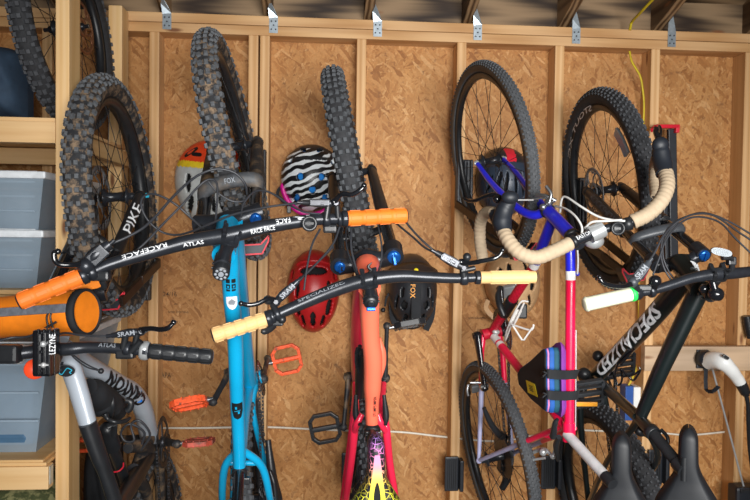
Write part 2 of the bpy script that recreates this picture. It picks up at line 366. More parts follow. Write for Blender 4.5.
# ---------------------------------------------------------------- bicycle components
def wheel(parent, name, C, axis, R, r, style, tmat, rimmat=None, spokemat=None, nsp=28, hub=.10, disc=0, discside=-1, cassette=0, side=None, discmat=None, text=None, kmat=None, refl=False):
    """wheel part: rim mesh, with tyre, hub, spokes, disc, cassette as sub-parts; local z is the axle"""
    rimmat = rimmat or M['black']; spokemat = spokemat or M['spoke']
    x, y, z = basis(V(axis), V((0, 0, 1)))
    knob = {'mtb': .0065, 'gravel': .003, 'xc': .0045}[style]; kmat = kmat or M['tread']; O = V((0, 0, 0)); Z = V((0, 0, 1))
    rb = R-2*r-knob                                   # bead seat radius
    w = r*.62
    mb = MB(); mb.lathe([(rb+.012, -w), (rb-.012, -w*.85), (rb-.02, -.006), (rb-.02, .006), (rb-.012, w*.85), (rb+.012, w), (rb+.004, w*.7), (rb+.004, -w*.7)], O, Z, 64, closed=True)
    me = mb.mesh(name); rim = link(name, me, rimmat, parent); rim.location = V(C)-wloc(parent)
    rim.rotation_euler = Matrix((x, y, z)).transposed().to_euler()
    def sub(nm, b, mats, lab=None): return link(nm, b.mesh(nm), mats, rim, lab)
    t = MB(); Rc = R-knob-r; N = 72; S = 14
    prof = [(Rc+r*math.cos(a), r*1.02*math.sin(a)) for a in [2*PI*k/S for k in range(S)]]
    mi0 = len(t.f); t.lathe(prof, O, Z, N, closed=True)
    if side:                                          # brown sidewalls
        for f in range(mi0, len(t.f)):
            k = (f-mi0)//N
            if 2 <= k <= 4 or 9 <= k <= 11: t.m[f] = 1
    rows = {'mtb': [(-.25, .5, .0145, .0125), (.25, .5, .0145, .0125), (-.70, 0, .013, .0125), (.70, 0, .013, .0125), (-1.12, .5, .0150, .014), (1.12, .5, .0150, .014)],
            'xc': [(-.16, 0, .008, .007), (.16, .5, .008, .007), (-.5, .25, .008, .008), (.5, .75, .008, .008), (-.85, .5, .009, .008), (.85, 0, .009, .008), (-1.15, 0, .008, .008), (1.15, .5, .008, .008)],
            'gravel': [(p, (k % 2)*.5, .0062, .0058) for k, p in enumerate((-1.05, -.7, -.35, 0, .35, .7, 1.05))]}[style]
    n = {'mtb': 66, 'xc': 84, 'gravel': 120}[style]
    for ph, off, sl, sw in rows:
        if style == 'mtb': nn = n
        else: nn = n
        for i in range(nn):
            th = 2*PI*(i+off)/nn; e = V((math.cos(th), math.sin(th), 0)); tg = V((-math.sin(th), math.cos(th), 0))
            p2 = ph*(1+(.12 if style == 'mtb' and i % 2 else 0)); nr = e*math.cos(p2)+Z*math.sin(p2); la = -e*math.sin(p2)+Z*math.cos(p2)
            c = e*Rc+nr*r; h = knob; a, b = tg*(sl*.5), la*(sw*.5); a2, b2 = a*.8, b*.8; lo = c-nr*.002; hi = c+nr*h
            t.add([lo-a-b, lo+a-b, lo+a+b, lo-a+b, hi-a2-b2, hi+a2-b2, hi+a2+b2, hi-a2+b2],
                  [[4, 5, 6, 7], [0, 1, 5, 4], [1, 2, 6, 5], [2, 3, 7, 6], [3, 0, 4, 7]], 2, False)
    sub('tyre', t, [tmat, M['tanwall'], kmat])
    h = MB(); q = hub/2
    h.lathe([(.008, -q), (.012, -q+.004), (.013, -q*.72), (.028, -q*.68), (.028, -q*.6), (.016, -q*.5), (.014, 0), (.016, q*.5), (.028, q*.6), (.028, q*.68), (.013, q*.72), (.012, q-.004), (.008, q)], O, Z, 24)
    h.cyl(Z*(-q-.014), Z*(q+.014), .0065); sub('hub', h, M['metalblack'])
    ps = []
    for i in range(nsp):
        sd = 1 if i % 2 else -1; k = i//2; cross = (.9 if k % 2 else -.9); a = 2*PI*i/nsp; a0 = a+cross
        p0 = V((.027*math.cos(a0), .027*math.sin(a0), sd*q*.64)); p1 = V(((rb-.016)*math.cos(a), (rb-.016)*math.sin(a), sd*.003))
        s = MB(); s.tube([p0, p1], .00115, 5); sub('spoke', s, spokemat)
    if disc:
        d = MB(); zo = discside*(q*.86)
        a = [2*PI*k/60 for k in range(60)]
        for rr0, rr1 in ((disc*.86, disc),):
            d.lathe([(rr0, zo-.001), (rr1, zo-.001), (rr1, zo+.001), (rr0, zo+.001)], O, Z, 60, closed=True)
        d.lathe([(.018, zo-.0015), (.034, zo-.0015), (.034, zo+.0015), (.018, zo+.0015)], O, Z, 30, closed=True)
        for k in range(6):
            b = 2*PI*k/6; P = [V((math.cos(b+t2)*rr, math.sin(b+t2)*rr, zo)) for rr, t2 in ((.031, 0), (.05, .18), (.07, .5), (disc*.9, .62))]
            d.tube(P, .0042, 6, sm=True, flat=.3, n=3, ref=V((-math.sin(b), math.cos(b), 0)))
            for g in range(2):
                b2 = b+.3*g; d.tube([V((math.cos(b2)*disc*.86, math.sin(b2)*disc*.86, zo)), V((math.cos(b2+.1)*disc*.74, math.sin(b2+.1)*disc*.74, zo)), V((math.cos(b2+.3)*disc*.86, math.sin(b2+.3)*disc*.86, zo))], .0022, 5)
        sub('brake_disc', d, discmat or M['dksteel'])
    if cassette:
        c = MB()
        for k in range(8):
            rr = cassette*(1-.085*k); zo = q*.45+.004*k
            o = []
            nt_ = int(rr/.0022/2)*2
            for j in range(nt_): a = 2*PI*j/nt_; o.append(((rr if j % 2 else rr*.93)*math.cos(a), (rr if j % 2 else rr*.93)*math.sin(a)))
            c.prism(o, Z*zo, V((1, 0, 0)), V((0, 1, 0)), .0018)
        sub('cassette', c, M['dksteel'])
    if refl:
        b = MB(); vs = []
        for i in range(9):
            a = math.radians(42+24*i/8)
            for rr, zz in ((.243, -.018), (.274, -.018), (.274, -.008), (.243, -.008)): vs.append(V((math.cos(a)*rr, math.sin(a)*rr, zz)))
        b.add(vs, [[i*4+k, i*4+(k+1) % 4, i*4+4+(k+1) % 4, i*4+4+k] for i in range(8) for k in range(4)]+[[0, 1, 2, 3], [32, 33, 34, 35]], 0, False); sub('spoke_reflector', b, M['clear_refl'])
    for s, a0, a1, sd, rr, hh, tm in (text or []):
        vs, fs = glyphs(s); b = MB()
        b.add([V((math.cos(a0+(a1-a0)*vx), math.sin(a0+(a1-a0)*vx), 0))*(rr+hh*vy*(1 if a1 < a0 else -1)*1)+Z*sd for vx, vy in vs], fs, 0, False)
        sub('lettering', b, M[tm])
    return rim
def axle(lean, yaw, tip=0.):    # axle direction of a wheel standing square to the wall, leant left by lean degrees and swung by yaw degrees
    a = V((math.cos(math.radians(yaw)), math.sin(math.radians(yaw)), 0)); l = math.radians(lean)
    return a*math.cos(l)+V((0, 0, 1))*math.sin(l)

def handlebar(parent, P, r0=.0112, rc=.0158, ci=None, mat=None, sm=True):
    P = [V(p) for p in P]; R = [r0]*len(P)
    if ci is not None:
        for k in range(len(P)):
            q = min(abs(k-c) for c in ci); R[k] = r0+(rc-r0)*(1, .72, .42, .2)[min(q, 3)] if q < 4 else r0
    b = MB(); b.tube(P, R, 16, sm=sm, n=5)
    return part('handlebar', b, mat or M['metalblack'], parent)
def grip(bar, a, b, mat, r=.0155, ribs=4, ring=True, label=None, style='block'):
    a, b = V(a), V(b); d = b-a; P, R = [], []
    m = MB()
    if style == 'block':
        for k in range(ribs):
            t0, t1 = k/ribs, (k+1)/ribs
            for t, q in ((t0+.004, .975), (t0+.012, 1), (t1-.02, 1), (t1-.006, .975)): P.append(a+d*t); R.append(r*q)
        m.tube(P, R, 20)
        x, y, z = basis(d); n = 8
        for k in range(ribs):
            for j in range(n):
                an = 2*PI*j/n; e = x*math.cos(an)+y*math.sin(an); f = z.cross(e)
                m.box(a+d*((k+.47)/ribs)+e*(r*.98), (d.length/ribs*.7, r*.5, .0022), d, f, bev=.0008)
    else:
        m.tube([a, a+d*.03, a+d*.06, a+d*.94, a+d*.97, b], [r*1.0, r*1.12, r, r*.96, r*1.1, r*1.0], 20)
        if style == 'ring':
            n = 34
            for k in range(1, n): m.lathe([(r*1.0, -.0009), (r*1.05, 0), (r*1.0, .0009)], a+d*(.06+.88*k/n), d, 16)
    g = part('grip', m, mat, bar, label)
    if ring:
        c = MB(); c.lathe([(.0115, 0), (r*1.08, .0005), (r*1.1, .002), (r*1.1, .011), (r*1.0, .0125), (.0115, .013)], b, d, 20)
        x, y, z = basis(d); c.box(b+z*.007-y*(r*1.1), (.01, .01, .008), z, x, bev=.002); part('grip_collar', c, M['metalblack'], bar)
    e = MB(); e.lathe([(0, -.003), (r*.7, -.003), (r*.95, -.001), (r*.95, .003)], a, d, 20)
    part('end_cap', e, M['black'] if style != 'ring' else mat, bar)
    return g
def clamp(bar, p, d, r=.0135, w=.014, mat=None, name='clamp'):
    c = MB(); x, y, z = basis(V(d)); c.lathe([(r*.8, -w/2), (r*1.15, -w/2), (r*1.3, -w/4), (r*1.3, w/4), (r*1.15, w/2), (r*.8, w/2)], p, d, 20, closed=True)
    c.box(V(p)-y*(r*1.25), (.012, .013, w*.9), x, y, bev=.002); c.cyl(V(p)-y*(r*1.5)-x*.009, V(p)-y*(r*1.5)+x*.009, .003)
    return part(name, c, mat or M['metalblack'], bar)
def lever(bar, body, blade, rb=.009, mats=None, label=None, txt=None, tflip=False):
    """brake lever: master cylinder body path with lettering, lever blade path"""
    B = MB(); P = [V(p) for p in body]
    B.tube(P, [rb*.8]+[rb]*(len(P)-2)+[rb*.62], 10, sm=True); d = (P[-1]-P[0]).normalized()
    mid = (P[0]+P[-1])/2; B.box(mid+tocam(mid)*.004, ((P[-1]-P[0]).length*.62, rb*1.7, rb*1.5), d, tocam(mid).cross(d), bev=.003)
    B.cyl(P[-1]-d*.004, P[-1]+d*.012, .0045); B.ball(P[0], rb*1.05); B.cyl(P[0]-tocam(mid)*.012, P[0]+tocam(mid)*.012, .005)
    o = part('brake_lever', B, mats or M['metalblack'], bar, label)
    L = MB(); Q = [V(p) for p in blade]; L.tube(Q, [.0085]+[.0055]*(len(Q)-2)+[.0048], 10, sm=True, flat=.7); L.ball(Q[-1], .0062); L.ball(Q[0], .008)
    Lb = L.mesh('lever_blade', wloc(bar)); link('lever_blade', Lb, M['blackgloss'], bar)
    if txt:
        A_, B_ = lin(P[0], P[-1], .22), lin(P[0], P[-1], .8); c = tocam(mid); off = c*(rb*1.35)
        if tflip: A_, B_ = B_, A_
        text_on(txt, [A_+off, B_+off], rb*1.0, 0, c, M['textlight'], bar)
    return o
def crank(parent, a, b, axis, name='crank', mat=None, k=1.):
    a, b = V(a), V(b); c = MB(); c.tube([a, lin(a, b, .1), lin(a, b, .5), lin(a, b, .9), b], [.017*k, .0165*k, .012*k, .0125*k, .013*k], 14, flat=.62, ref=(b-a).cross(V(axis)))
    c.ball(a, .0185); c.ball(b, .014); ax = V(axis).normalized(); c.cyl(a-ax*.014, a+ax*.012, .0155)
    c.cyl(b-ax*.012, b+ax*.012, .009)
    return part(name, c, mat or M['mudblack'], parent)
def pedal(crk, c, ax, fa, size, mat, thick=.014, style='flat', reflector=False):
    """flat platform pedal: ax = axle direction (away from the crank), fa = fore-aft direction in its plane"""
    c = V(c); ax = V(ax).normalized(); fa = V(fa); fa = (fa-ax*fa.dot(ax)).normalized(); n = ax.cross(fa); w, h = size[0]/2, size[1]/2
    b = MB(); out = [(-w, -h*.62), (-w*.62, -h), (w*.62, -h), (w, -h*.62), (w, h*.62), (w*.62, h), (-w*.62, h), (-w, h*.62)]
    if style == 'rect': out = [(-w, -h*.9), (-w*.9, -h), (w*.9, -h), (w, -h*.9), (w, h*.9), (w*.9, h), (-w*.9, h), (-w, h*.9)]
    for k in range(8):
        p, q = out[k], out[(k+1) % 8]; A_ = c+ax*p[0]*.92+fa*p[1]*.9; B_ = c+ax*q[0]*.92+fa*q[1]*.9; e = (B_-A_).normalized()*.004
        b.bar(A_-e, B_+e, .012, thick, n, bev=.002)
    b.cyl(c-ax*w*1.02, c+ax*w*.98, .0085); b.box(c, (w*1.9, .016, thick*.9), ax, fa, bev=.003)
    for k in range(8):
        p, q = out[k], out[(k+1) % 8]
        for t in ((.3, .7) if k % 2 else (.5,)):
            m = c+ax*lin(p[0], q[0], t)*.92+fa*lin(p[1], q[1], t)*.9
            b.cyl(m-n*(thick*.5+.004), m+n*(thick*.5+.004), .0018, seg=6)
    if style == 'rect':
        for s in (-.5, .5): b.bar(c+fa*h*s-ax*w*.9, c+fa*h*s+ax*w*.9, .006, thick*.8, n)
    p = part('pedal', b, mat, crk)
    s = MB(); s.cyl(c-ax*(w+.02), c-ax*w*.95, .006); s.cyl(c-ax*(w+.008), c-ax*(w+.002), .0095, seg=6); part('pedal_axle', s, M['steel'], crk)
    if reflector:
        s = MB(); s.box(c-fa*(h-.001)+n*0, (w*1.2, .010, .011), ax, fa, bev=.001)
        part('reflector', s, M['ledorange'], crk)
    return p
def teeth_ring(R, Ri, n, C, ax, t=.003):
    m = MB(); x, y, z = basis(V(ax)); C = V(C); o = []
    for j in range(n*2): a = PI*j/n; rr = R if j % 2 else R*.95; o.append((rr*math.cos(a), rr*math.sin(a)))
    k = len(o); V1 = [C+x*p[0]+y*p[1]-z*t/2 for p in o]; V2 = [C+x*math.cos(PI*j/n)*Ri+y*math.sin(PI*j/n)*Ri-z*t/2 for j in range(k)]
    V3 = [v+z*t for v in V1]; V4 = [v+z*t for v in V2]; vs = V1+V2+V3+V4; fs = []
    for i in range(k):
        j = (i+1) % k; fs += [[i, j, k+j, k+i], [2*k+i, 3*k+i, 3*k+j, 2*k+j], [i, 2*k+i, 2*k+j, j], [k+i, k+j, 3*k+j, 3*k+i]]
    m.add(vs, fs, 0, False)
    for q in range(5):
        a = 2*PI*q/5; m.bar(C+(x*math.cos(a)+y*math.sin(a))*.012, C+(x*math.cos(a)+y*math.sin(a))*Ri*1.05, .014, t, z)
    m.cyl(C-z*.006, C+z*.006, .02)
    return m
def chain(parent, P, ax, mat=None, closed=False):
    P = [V(p) for p in P]; L = [0]
    for a, b in zip(P, P[1:]): L.append(L[-1]+(b-a).length)
    n = int(L[-1]/.0127); m = MB(); ax = V(ax).normalized()
    for k in range(n):
        l = L[-1]*(k+.5)/n; i = max(j for j in range(len(P)-1) if L[j] <= l); T = (P[i+1]-P[i]).normalized(); c = P[i]+T*(l-L[i]); w = .0022 if k % 2 else .0034
        for s in (-1, 1): m.box(c+ax*(s*w), (.0145, .0085, .0011), T, ax.cross(T), bev=.0004)
        m.cyl(c-ax*.0035, c+ax*.0035, .0038, seg=8)
    return part('chain', m, mat or M['dksteel'], parent)
def derailleur(parent, p, q, ax):
    p, q, ax = V(p), V(q), V(ax).normalized(); m = MB(); d = (q-p).normalized(); n = ax.cross(d)
    m.bar(p-d*.02, q+d*.02, .03, .003, ax, bev=.001); m.bar(p-d*.02+ax*.014, q+d*.02+ax*.014, .03, .003, ax, bev=.001)
    m.ball(p+ax*.03-d*.03, .022); m.tube([p+ax*.02-d*.02, p+ax*.035-d*.06, p+ax*.02-d*.10], [.013, .015, .012], 10, sm=True)
    for c in (p, q): m.lathe([(.004, -.002), (.019, -.002), (.021, 0), (.019, .002), (.004, .002)], c+ax*.007, ax, 22, closed=True)
    return part('rear_derailleur', m, M['black'], parent)
def cablep(parent, P, r=.0025, mat=None, name='cable', label=None):
    b = MB(); b.tube([V(p) for p in P], r, 7, sm=True, n=7); return part(name, b, mat or M['cable'], parent, label)
def saddle(parent, P, back, up, L=.265, W=.145, NW=.04, mat=None, cut=False, label=None):
    """saddle from its nose P back along 'back'; up = away from the rails"""
    P = V(P); x = V(back).normalized(); z = V(up); z = (z-x*z.dot(x)).normalized(); y = z.cross(x)
    n, k = 40, 19; vs, fs = [], []
    def hw(t): 
        s = max(0, min(1, (t-.32)/.5)); s = s*s*(3-2*s)
        e = min(1, (t/.13)) ; tail = 1 if t < .9 else math.sqrt(max(.02, 1-((t-.9)/.105)**2))*.35+.65
        return (NW/2*math.sqrt(max(.0004, 1-(1-e)**2))+(W-NW)/2*s+.006*t)*tail
    def top(t): return -.004-.016*max(0, 1-t/.10)**2+.004*math.sin(PI*min(1, t*2))+.018*max(0, t-.7)/.3
    for i in range(n+1):
        t = (i/n)**1.7
        for j in range(k):
            u = -1+2*j/(k-1); a = abs(u); h = hw(t)
            drop = (.012*a**2.2+(.035*((a-.68)/.32)**1.3 if a > .68 else 0))
            vs.append(P+x*(t*L)+y*(h*math.copysign(min(1, a*1.12)**.92, u))+z*(top(t)-drop))
    for i in range(n):
        for j in range(k-1): fs.append([i*k+j, i*k+j+1, (i+1)*k+j+1, (i+1)*k+j])
    lo = len(vs); vs += [p-z*.008 for p in vs[:k]]
    b = MB(); b.add(vs[:lo], fs); b.add(vs[:k]+[P+x*.004-z*.02+y*(hw(0)*(-1+2*j/(k-1))) for j in range(k)], [[j, j+1, k+j+1, k+j] for j in range(k-1)])
    Q = wloc(parent); me = b.mesh('saddle', P)
    rot = Matrix((x, y, z)).transposed(); me.transform(rot.inverted().to_4x4())
    o = link('saddle', me, mat or M['saddleblk'], parent, label); o.location = P-Q; o.rotation_euler = rot.to_euler()
    r = MB()
    for s in (-1, 1): r.tube([V((.05, s*.008, -.02)), V((.10, s*.021, -.035)), V((.18, s*.022, -.036)), V((.245, s*.03, -.012))], .0035, 8, sm=True)
    link('saddle_rail', r.mesh('saddle_rail'), M['dksteel'], o)
    if cut:
        g = MB(); h_ = MB(); A_, B_ = [], []
        for i in range(25):
            t = .16+.72*i/24; w = .0065+.017*min(1, (i/24)*1.5)**1.0; zz = top(t)+.0012; A_.append(V((t*L, w, zz-.0006))); B_.append(V((t*L, -w, zz-.0006)))
        g.add(A_+B_, [[i, i+1, 25+i+1, 25+i] for i in range(24)], 0, False); link('relief_channel', g.mesh('relief_channel'), M['saddlegrad'], o)
        A_, B_ = [], []
        for i in range(19):
            u = i/18; t = .42+.42*u; w = .0085*math.sin(PI*min(1, u*1.0+.02)**.8)+.0005; zz = top(t)+.0016; A_.append(V((t*L, w, zz))); B_.append(V((t*L, -w, zz)))
        h_.add(A_+B_, [[i, i+1, 19+i+1, 19+i] for i in range(18)], 0, False); link('relief_slot', h_.mesh('relief_slot'), M['hliner'], o)
    return o
def frametube(b, P, R, flat=None, ref=None, mi=0, seg=16, sm=True): b.tube([V(p) for p in P], R, seg, sm=sm, mi=mi, flat=flat, ref=ref)
def leg(b, a, c, r0, r1, mi=0): b.tube([a, c], [r0, r1], 16, mi=mi)
def topcap(parent, p, d, r, mat, name='top_cap', label=None):
    c = MB(); c.lathe([(r, -.006), (r, .002), (r*.85, .005), (r*.45, .006), (0, .006)], p, d, 24)
    x, y, z = basis(V(d)); c.box(V(p)+z*.008, (r*1.7, .005, .006), x, y, bev=.0015)
    for k in range(6): a = PI/3*k; c.box(V(p)+z*.0055+(x*math.cos(a)+y*math.sin(a))*r*.7, (.004, .003, .002), x, y)
    return part(name, c, mat, parent, label)
def stem(parent, p, q, ax, r0=.019, r1=.02, mat=None, face=True):
    """stem from steerer clamp p to bar clamp q; ax = steering axis, bar direction taken perpendicular"""
    p, q, ax = V(p), V(q), V(ax).normalized(); d = (q-p).normalized(); bx = ax.cross(d).normalized()
    b = MB(); b.tube([p+d*.005, lin(p, q, .5), q-d*.008], [r0, .016, r1], 14, flat=.85); b.cyl(p-ax*.02, p+ax*.02, .0185)
    w_ = .042 if face else .02
    b.box(q-d*.004, (w_, .022, .036), bx, d, bev=.006)
    if not face: return part('stem', b, mat or M['metalblack'], parent)
    for s in (-1, 1): b.box(q+d*.010+bx*(.014*s), (.011, .022, .042), bx, d, bev=.004)
    b.box(q+d*.017, (.038, .007, .010), bx, d, bev=.002)
    for s in (-1, 1):
        for t in (-1, 1): b.cyl(q+bx*(.017*s)+ax*(.017*t)+d*.022, q+bx*(.017*s)+ax*(.017*t)+d*.029, .0035, seg=8)
        b.cyl(p-d*.016+ax*(.010*s)-bx*.02, p-d*.016+ax*(.010*s)+bx*.02, .0035, seg=8)
    return part('stem', b, mat or M['metalblack'], parent)

# ---------------------------------------------------------------- wall racks
def rack(name_label, plate, arm, cradle, axd, group='swing-arm bike racks'):
    """plate = (pixel box, depth); arm = 3D path; cradle = 3D centre"""
    t = root('bike_rack', name_label, 'bike rack', V((plate[0].x, -.005, plate[0].z)), group)
    c, w, h, dp = plate[0], plate[1], plate[2], plate[3]
    b = MB(); b.box(c, (w, dp, h), bev=.006); b.box(c+V((w*.38, -dp*.6, 0)), (w*.16, dp*.9, h*.98), bev=.004); b.box(c+V((-w*.38, -dp*.6, 0)), (w*.16, dp*.9, h*.98), bev=.004)
    for s in (-.4, .4): b.cyl(c+V((0, -dp*.5, h*s)), c+V((0, -dp*.5-.006, h*s)), .006, seg=8)
    b.cyl(c+V((0, -dp*.9, -h*.45)), c+V((0, -dp*.9, h*.45)), .009)
    part('wall_bracket', b, M['rack'], t)
    a = MB()
    for P in arm:
        for p, q in zip(P, P[1:]): a.bar(p, q, .012, .030, V((0, 0, 1)), bev=.003)
        for k in range(1, 8): m = lin(P[0], P[-1], k/8); a.cyl(m-V(axd)*.008, m+V(axd)*.008, .004, seg=8)
    part('swing_arm', a, M['rackarm'], t)
    x = V(axd).normalized(); c = V(cradle); y = V((0, -1, 0)); z = x.cross(y)
    k = MB(); o = [(-.045, .012), (-.028, -.022), (.028, -.022), (.045, .012), (.045, .026), (.024, .004), (-.024, .004), (-.045, .026)]
    k.prism(o, c, x, V((0, 0, 1)), .05); cr = part('wheel_cradle', k, M['rack'], t)
    r = MB()
    for i in range(len(o)):
        p, q = o[i], o[(i+1) % len(o)]; r.bar(c+x*p[0]+V((0, 0, p[1]))-V((0, .026, 0)), c+x*q[0]+V((0, 0, q[1]))-V((0, .026, 0)), .004, .005, V((0, 1, 0)))
    rr = r.mesh('red_edging', wloc(cr)); link('red_edging', rr, M['redtrim'], cr)
    return t
def tyre_rest(px0, py0, px1, py1, label, d=.04):
    a = at(px0, py0, .10); b = at(px1, py1, .10); c = (a+b)/2; w = b.x-a.x; h = a.z-b.z
    t = root('tyre_rest', label, 'tyre rest', V((c.x, -.09, c.z-h/2)), 'black wall pads that rear tyres lean on')
    m = MB(); m.box(V((c.x-w*.12, -.108, c.z)), (w*.7, .012, h), bev=.006); m.box(V((c.x+w*.33, -.118, c.z)), (w*.2, .05, h*.9), bev=.006); m.box(V((c.x-w*.12, -.097, c.z)), (w*.5, .014, h*.8))
    part('back_plate', m, M['rack'], t)
    r = MB()
    for k in range(5): r.box(V((c.x-w*.32+w*.1*k, -.115, c.z)), (w*.045, .006, h*.85), bev=.002)
    part('rubber_pad', r, M['rub'], t); return t
# ---------------------------------------------------------------- the setting
ZT = CAM.z+.7687                # underside of the top plates
X0 = -.6702
def boxb(x0, x1, y0, y1, z0, z1, bev=.003): return MB().box(((x0+x1)/2, (y0+y1)/2, (z0+z1)/2), (x1-x0, y1-y0, z1-z0), bev=bev)
XL, XR = -2.3, 2.45
struct('wall_back', boxb(XL, XR, 0, .012, 0, ZT+.25, 0), M['osb'])
struct('wall_left', boxb(XL-.02, XL, -4.6, .0, 0, 3.2, 0), M['osb'])
struct('wall_right', boxb(XR, XR+.02, -4.6, .0, 0, 3.2, 0), M['osb'])
struct('floor', boxb(XL, XR, -4.6, 0, -.05, 0, 0), M['concrete'])
n = 1
for k in range(-3, 8):
    xs = [X0+k*.4064]
    if k == 1: xs = [X0+.4064-.0225, X0+.4064+.0225]
    for x in xs:
        if XL+.03 < x < XR-.03:
            struct('trim_%d' % n, boxb(x-.019, x+.019, -.089, -.0005, .04, ZT), M['pinez']); n += 1
for k, (z0, z1) in enumerate(((ZT, ZT+.0375), (ZT+.039, ZT+.0765), (0, .038))):
    struct('trim_%d' % n, boxb(XL, XR, -.089-.0015*(k == 1), -.0005, z0, z1), M['pinex']); n += 1
SL = .33                        # roof slope
RX = [at(px, 20, .05).x for px in (154, 258.5, 362.5, 462.5, 560.5, 655)]
for k in range(-3, 8):
    x = X0+k*.4064+.030
    if not XL < x < XR: continue
    P = [V((x, .02, ZT+.077)), V((x, -3.6, ZT+.077+3.62*SL))]
    struct('trim_%d' % n, MB().bar(P[0]+V((0, 0, .07)), P[1]+V((0, 0, .07)), .038, .14, V((0, 0, 1))), M['rafter']); n += 1
b = MB(); b.bar(V((0, .35, ZT+.077+.148-.35*SL)), V((0, -3.6, ZT+.077+.148+3.6*SL)), 4.9, .014, V((0, 0, 1))); struct('ceiling', b, M['roof'])
struct('trim_%d' % n, boxb(XL, XR, -.012, -.001, ZT+.077, ZT+.25, 0), M['roof']); n += 1
# faint mill print on the sheathing
for s, px, py, h in (('24/16', 173, 294, .018), ('APA', 171, 375, .022), ('RATED SHEATHING', 178, 312, .009), ('EXPOSURE 1', 176, 322, .009), ('SIZED FOR SPACING', 177, 348, .008), ('7/16', 170, 335, .012), ('000', 184, 304, .008), ('PS 2', 172, 358, .009), ('24/16', 540, 150, .016), ('EXPOSURE 1', 487, 330, .009), ('RATED SHEATHING', 478, 318, .008)):
    a = at(px-10, py, .0); w = h*.62*len(s); o = bpy.data.objects['wall_back']
    t = text_on(s, [V((a.x, -.0005, a.z)), V((a.x+w, -.0005, a.z))], h, 0, V((0, -1, 0)), M['textink'], o)
# hurricane ties
where = ['left end of the wall above the grey helmet', 'teal bike\'s front wheel', 'orange bike\'s front wheel', 'blue and red road bike\'s front wheel', 'black bike\'s front wheel on its left', 'yellow cable at the right']
for k, px in enumerate((167, 273.5, 377.5, 477.5, 576, 671.5)):
    x = at(px, 38, .09).x; y = -.0925
    lab = ['twisted galvanized rafter tie at the left end of the top plate', 'galvanized rafter tie above the double stud and teal bike wheel', 'galvanized rafter tie between the black knobby wheel and grey tyre, over a bare panel',
           'galvanized rafter tie above the road bike front wheel', 'galvanized rafter tie above the front wheel of the black bike', 'galvanized rafter tie right of the yellow cable, near the right end'][k]
    t = root('rafter_tie', lab, 'metal bracket', V((x, y, ZT+.01)), 'galvanized rafter ties along the top plate')
    m = MB(); z0 = ZT+.010; w = .017
    m.prism([(-w, 0), (w, 0), (w, .062), (-w, .062)], V((x, y, z0)), V((1, 0, 0)), V((0, 0, 1)), .0018)
    A_ = [V((x-w, y, z0+.055)), V((x+w, y, z0+.062)), V((x+w*.35, y-.012, z0+.085)), V((x-w*.7, y-.03, z0+.118)), V((x-w*1.25, y-.012, z0+.095))]
    m.add(A_+[p+V((0, .0018, 0)) for p in A_], [[0, 1, 2, 3, 4], [5, 6, 7, 8, 9]]+[[i, (i+1) % 5, 5+(i+1) % 5, 5+i] for i in range(5)], 0, False)
    part('plate', m, M['galv'], t)
    h = MB()
    for sx, sz in ((-.5, .014), (.5, .014), (0, .030), (-.5, .046), (.5, .046)): h.lathe([(0, .002), (.0032, .0015), (.0032, -.001)], V((x+w*sx, y-.0009, z0+sz)), V((0, -1, 0)), 8)
    part('nail', h, M['dksteel'], t)
# cables on the wall
P = pts((655, -3, .30), (641, 12, .2), (632, 22, .1), (630, 30, .096)); Q = pts((629.5, 51, .095), (632, 62, .08), (640, 76, .07), (643, 92, .065), (644, 110, .06), (642, 150, .05), (640, 200, .04), (638.5, 260, .03), (639, 320, .025), (638, 350, .02), (637, 366, .02), (632, 379, .03), (627, 388, .03))
m = MB(); m.tube(P, .0055, 8, sm=True); m.tube(Q, .0055, 8, sm=True, flat=.7)
single('power_cable', m, M['yellow'], 'yellow electrical cable running down the panel behind the black bike', 'cable')
m = MB(); Q = pts((158, 428.5, .012), (165, 428, .012), (200, 428, .012), (262, 427, .012), (310, 429, .012), (345, 430.5, .012), (400, 432, .012), (446, 437, .012), (500, 441, .012), (560, 431, .012), (605, 431, .012), (660, 433, .012), (690, 435, .012), (733, 431, .012))
m.tube(Q, .0042, 8, sm=True); single('wall_cable', m, M['cord'], 'thin white cord running low across the whole back wall', 'cord')
t = root('outlet_box', 'blue and white electrical outlet box below the yellow cable', 'outlet box', at(635, 418, .0)); 
a, c = at(625, 386, .05), at(633.5, 420, .05); b = MB().box((a+c)/2-V((0, -.02, 0)), (c.x-a.x, .055, a.z-c.z), bev=.003); part('box', b, M['boxblue'], t)
a, c = at(633.5, 387, .06), at(645, 420, .06); b = MB().box((a+c)/2-V((0, -.025, 0)), (c.x-a.x, .06, a.z-c.z), bev=.003); part('cover_plate', b, M['whitepl'], t)

# ---------------------------------------------------------------- shelving unit
def pbox(px0, py0, px1, py1, d0, d1, mb=None, bev=.002):     # box whose front face spans two pixels at depth d0, going back to d1
    a, c = at(px0, py0, d0), at(px1, py1, d0); mb = mb or MB()
    mb.box(((a.x+c.x)/2, -(d0+d1)/2, (a.z+c.z)/2), (c.x-a.x, d0-d1, a.z-c.z), bev=bev); return mb
sx1 = at(69, 300, .84).x; sx0 = sx1-.038
sh = root('shelving_unit', 'pine shelving unit of posts, beams and boards at the left edge', 'shelf', V((sx0, -.5, 0)))
def zat(py, d, px=30): return at(px, py, d).z
part('post', boxb(sx0, sx1, -.84, -.752, 0, 2.62), M['shelfz'], sh); 
rx = at(109, 100, .17).x; part('post', boxb(rx, rx+.050, -.18, -.094, 0, at(115, 6, .17).z), M['shelfz'], sh)
zb1, zb0 = zat(121, .84), zat(142.5, .84)
XLs = XL+.03
part('beam', boxb(XLs, sx0-.001, -.84, -.802, zb0, zb1), M['shelfx'], sh)
part('shelf_board', boxb(XLs, sx0-.004, -.832, -.10, zb1, zb1+.012), M['shelfx'], sh)
part('beam', boxb(XLs, sx1, -.20, -.162, zb0-.005, zb1-.005), M['shelfx'], sh)
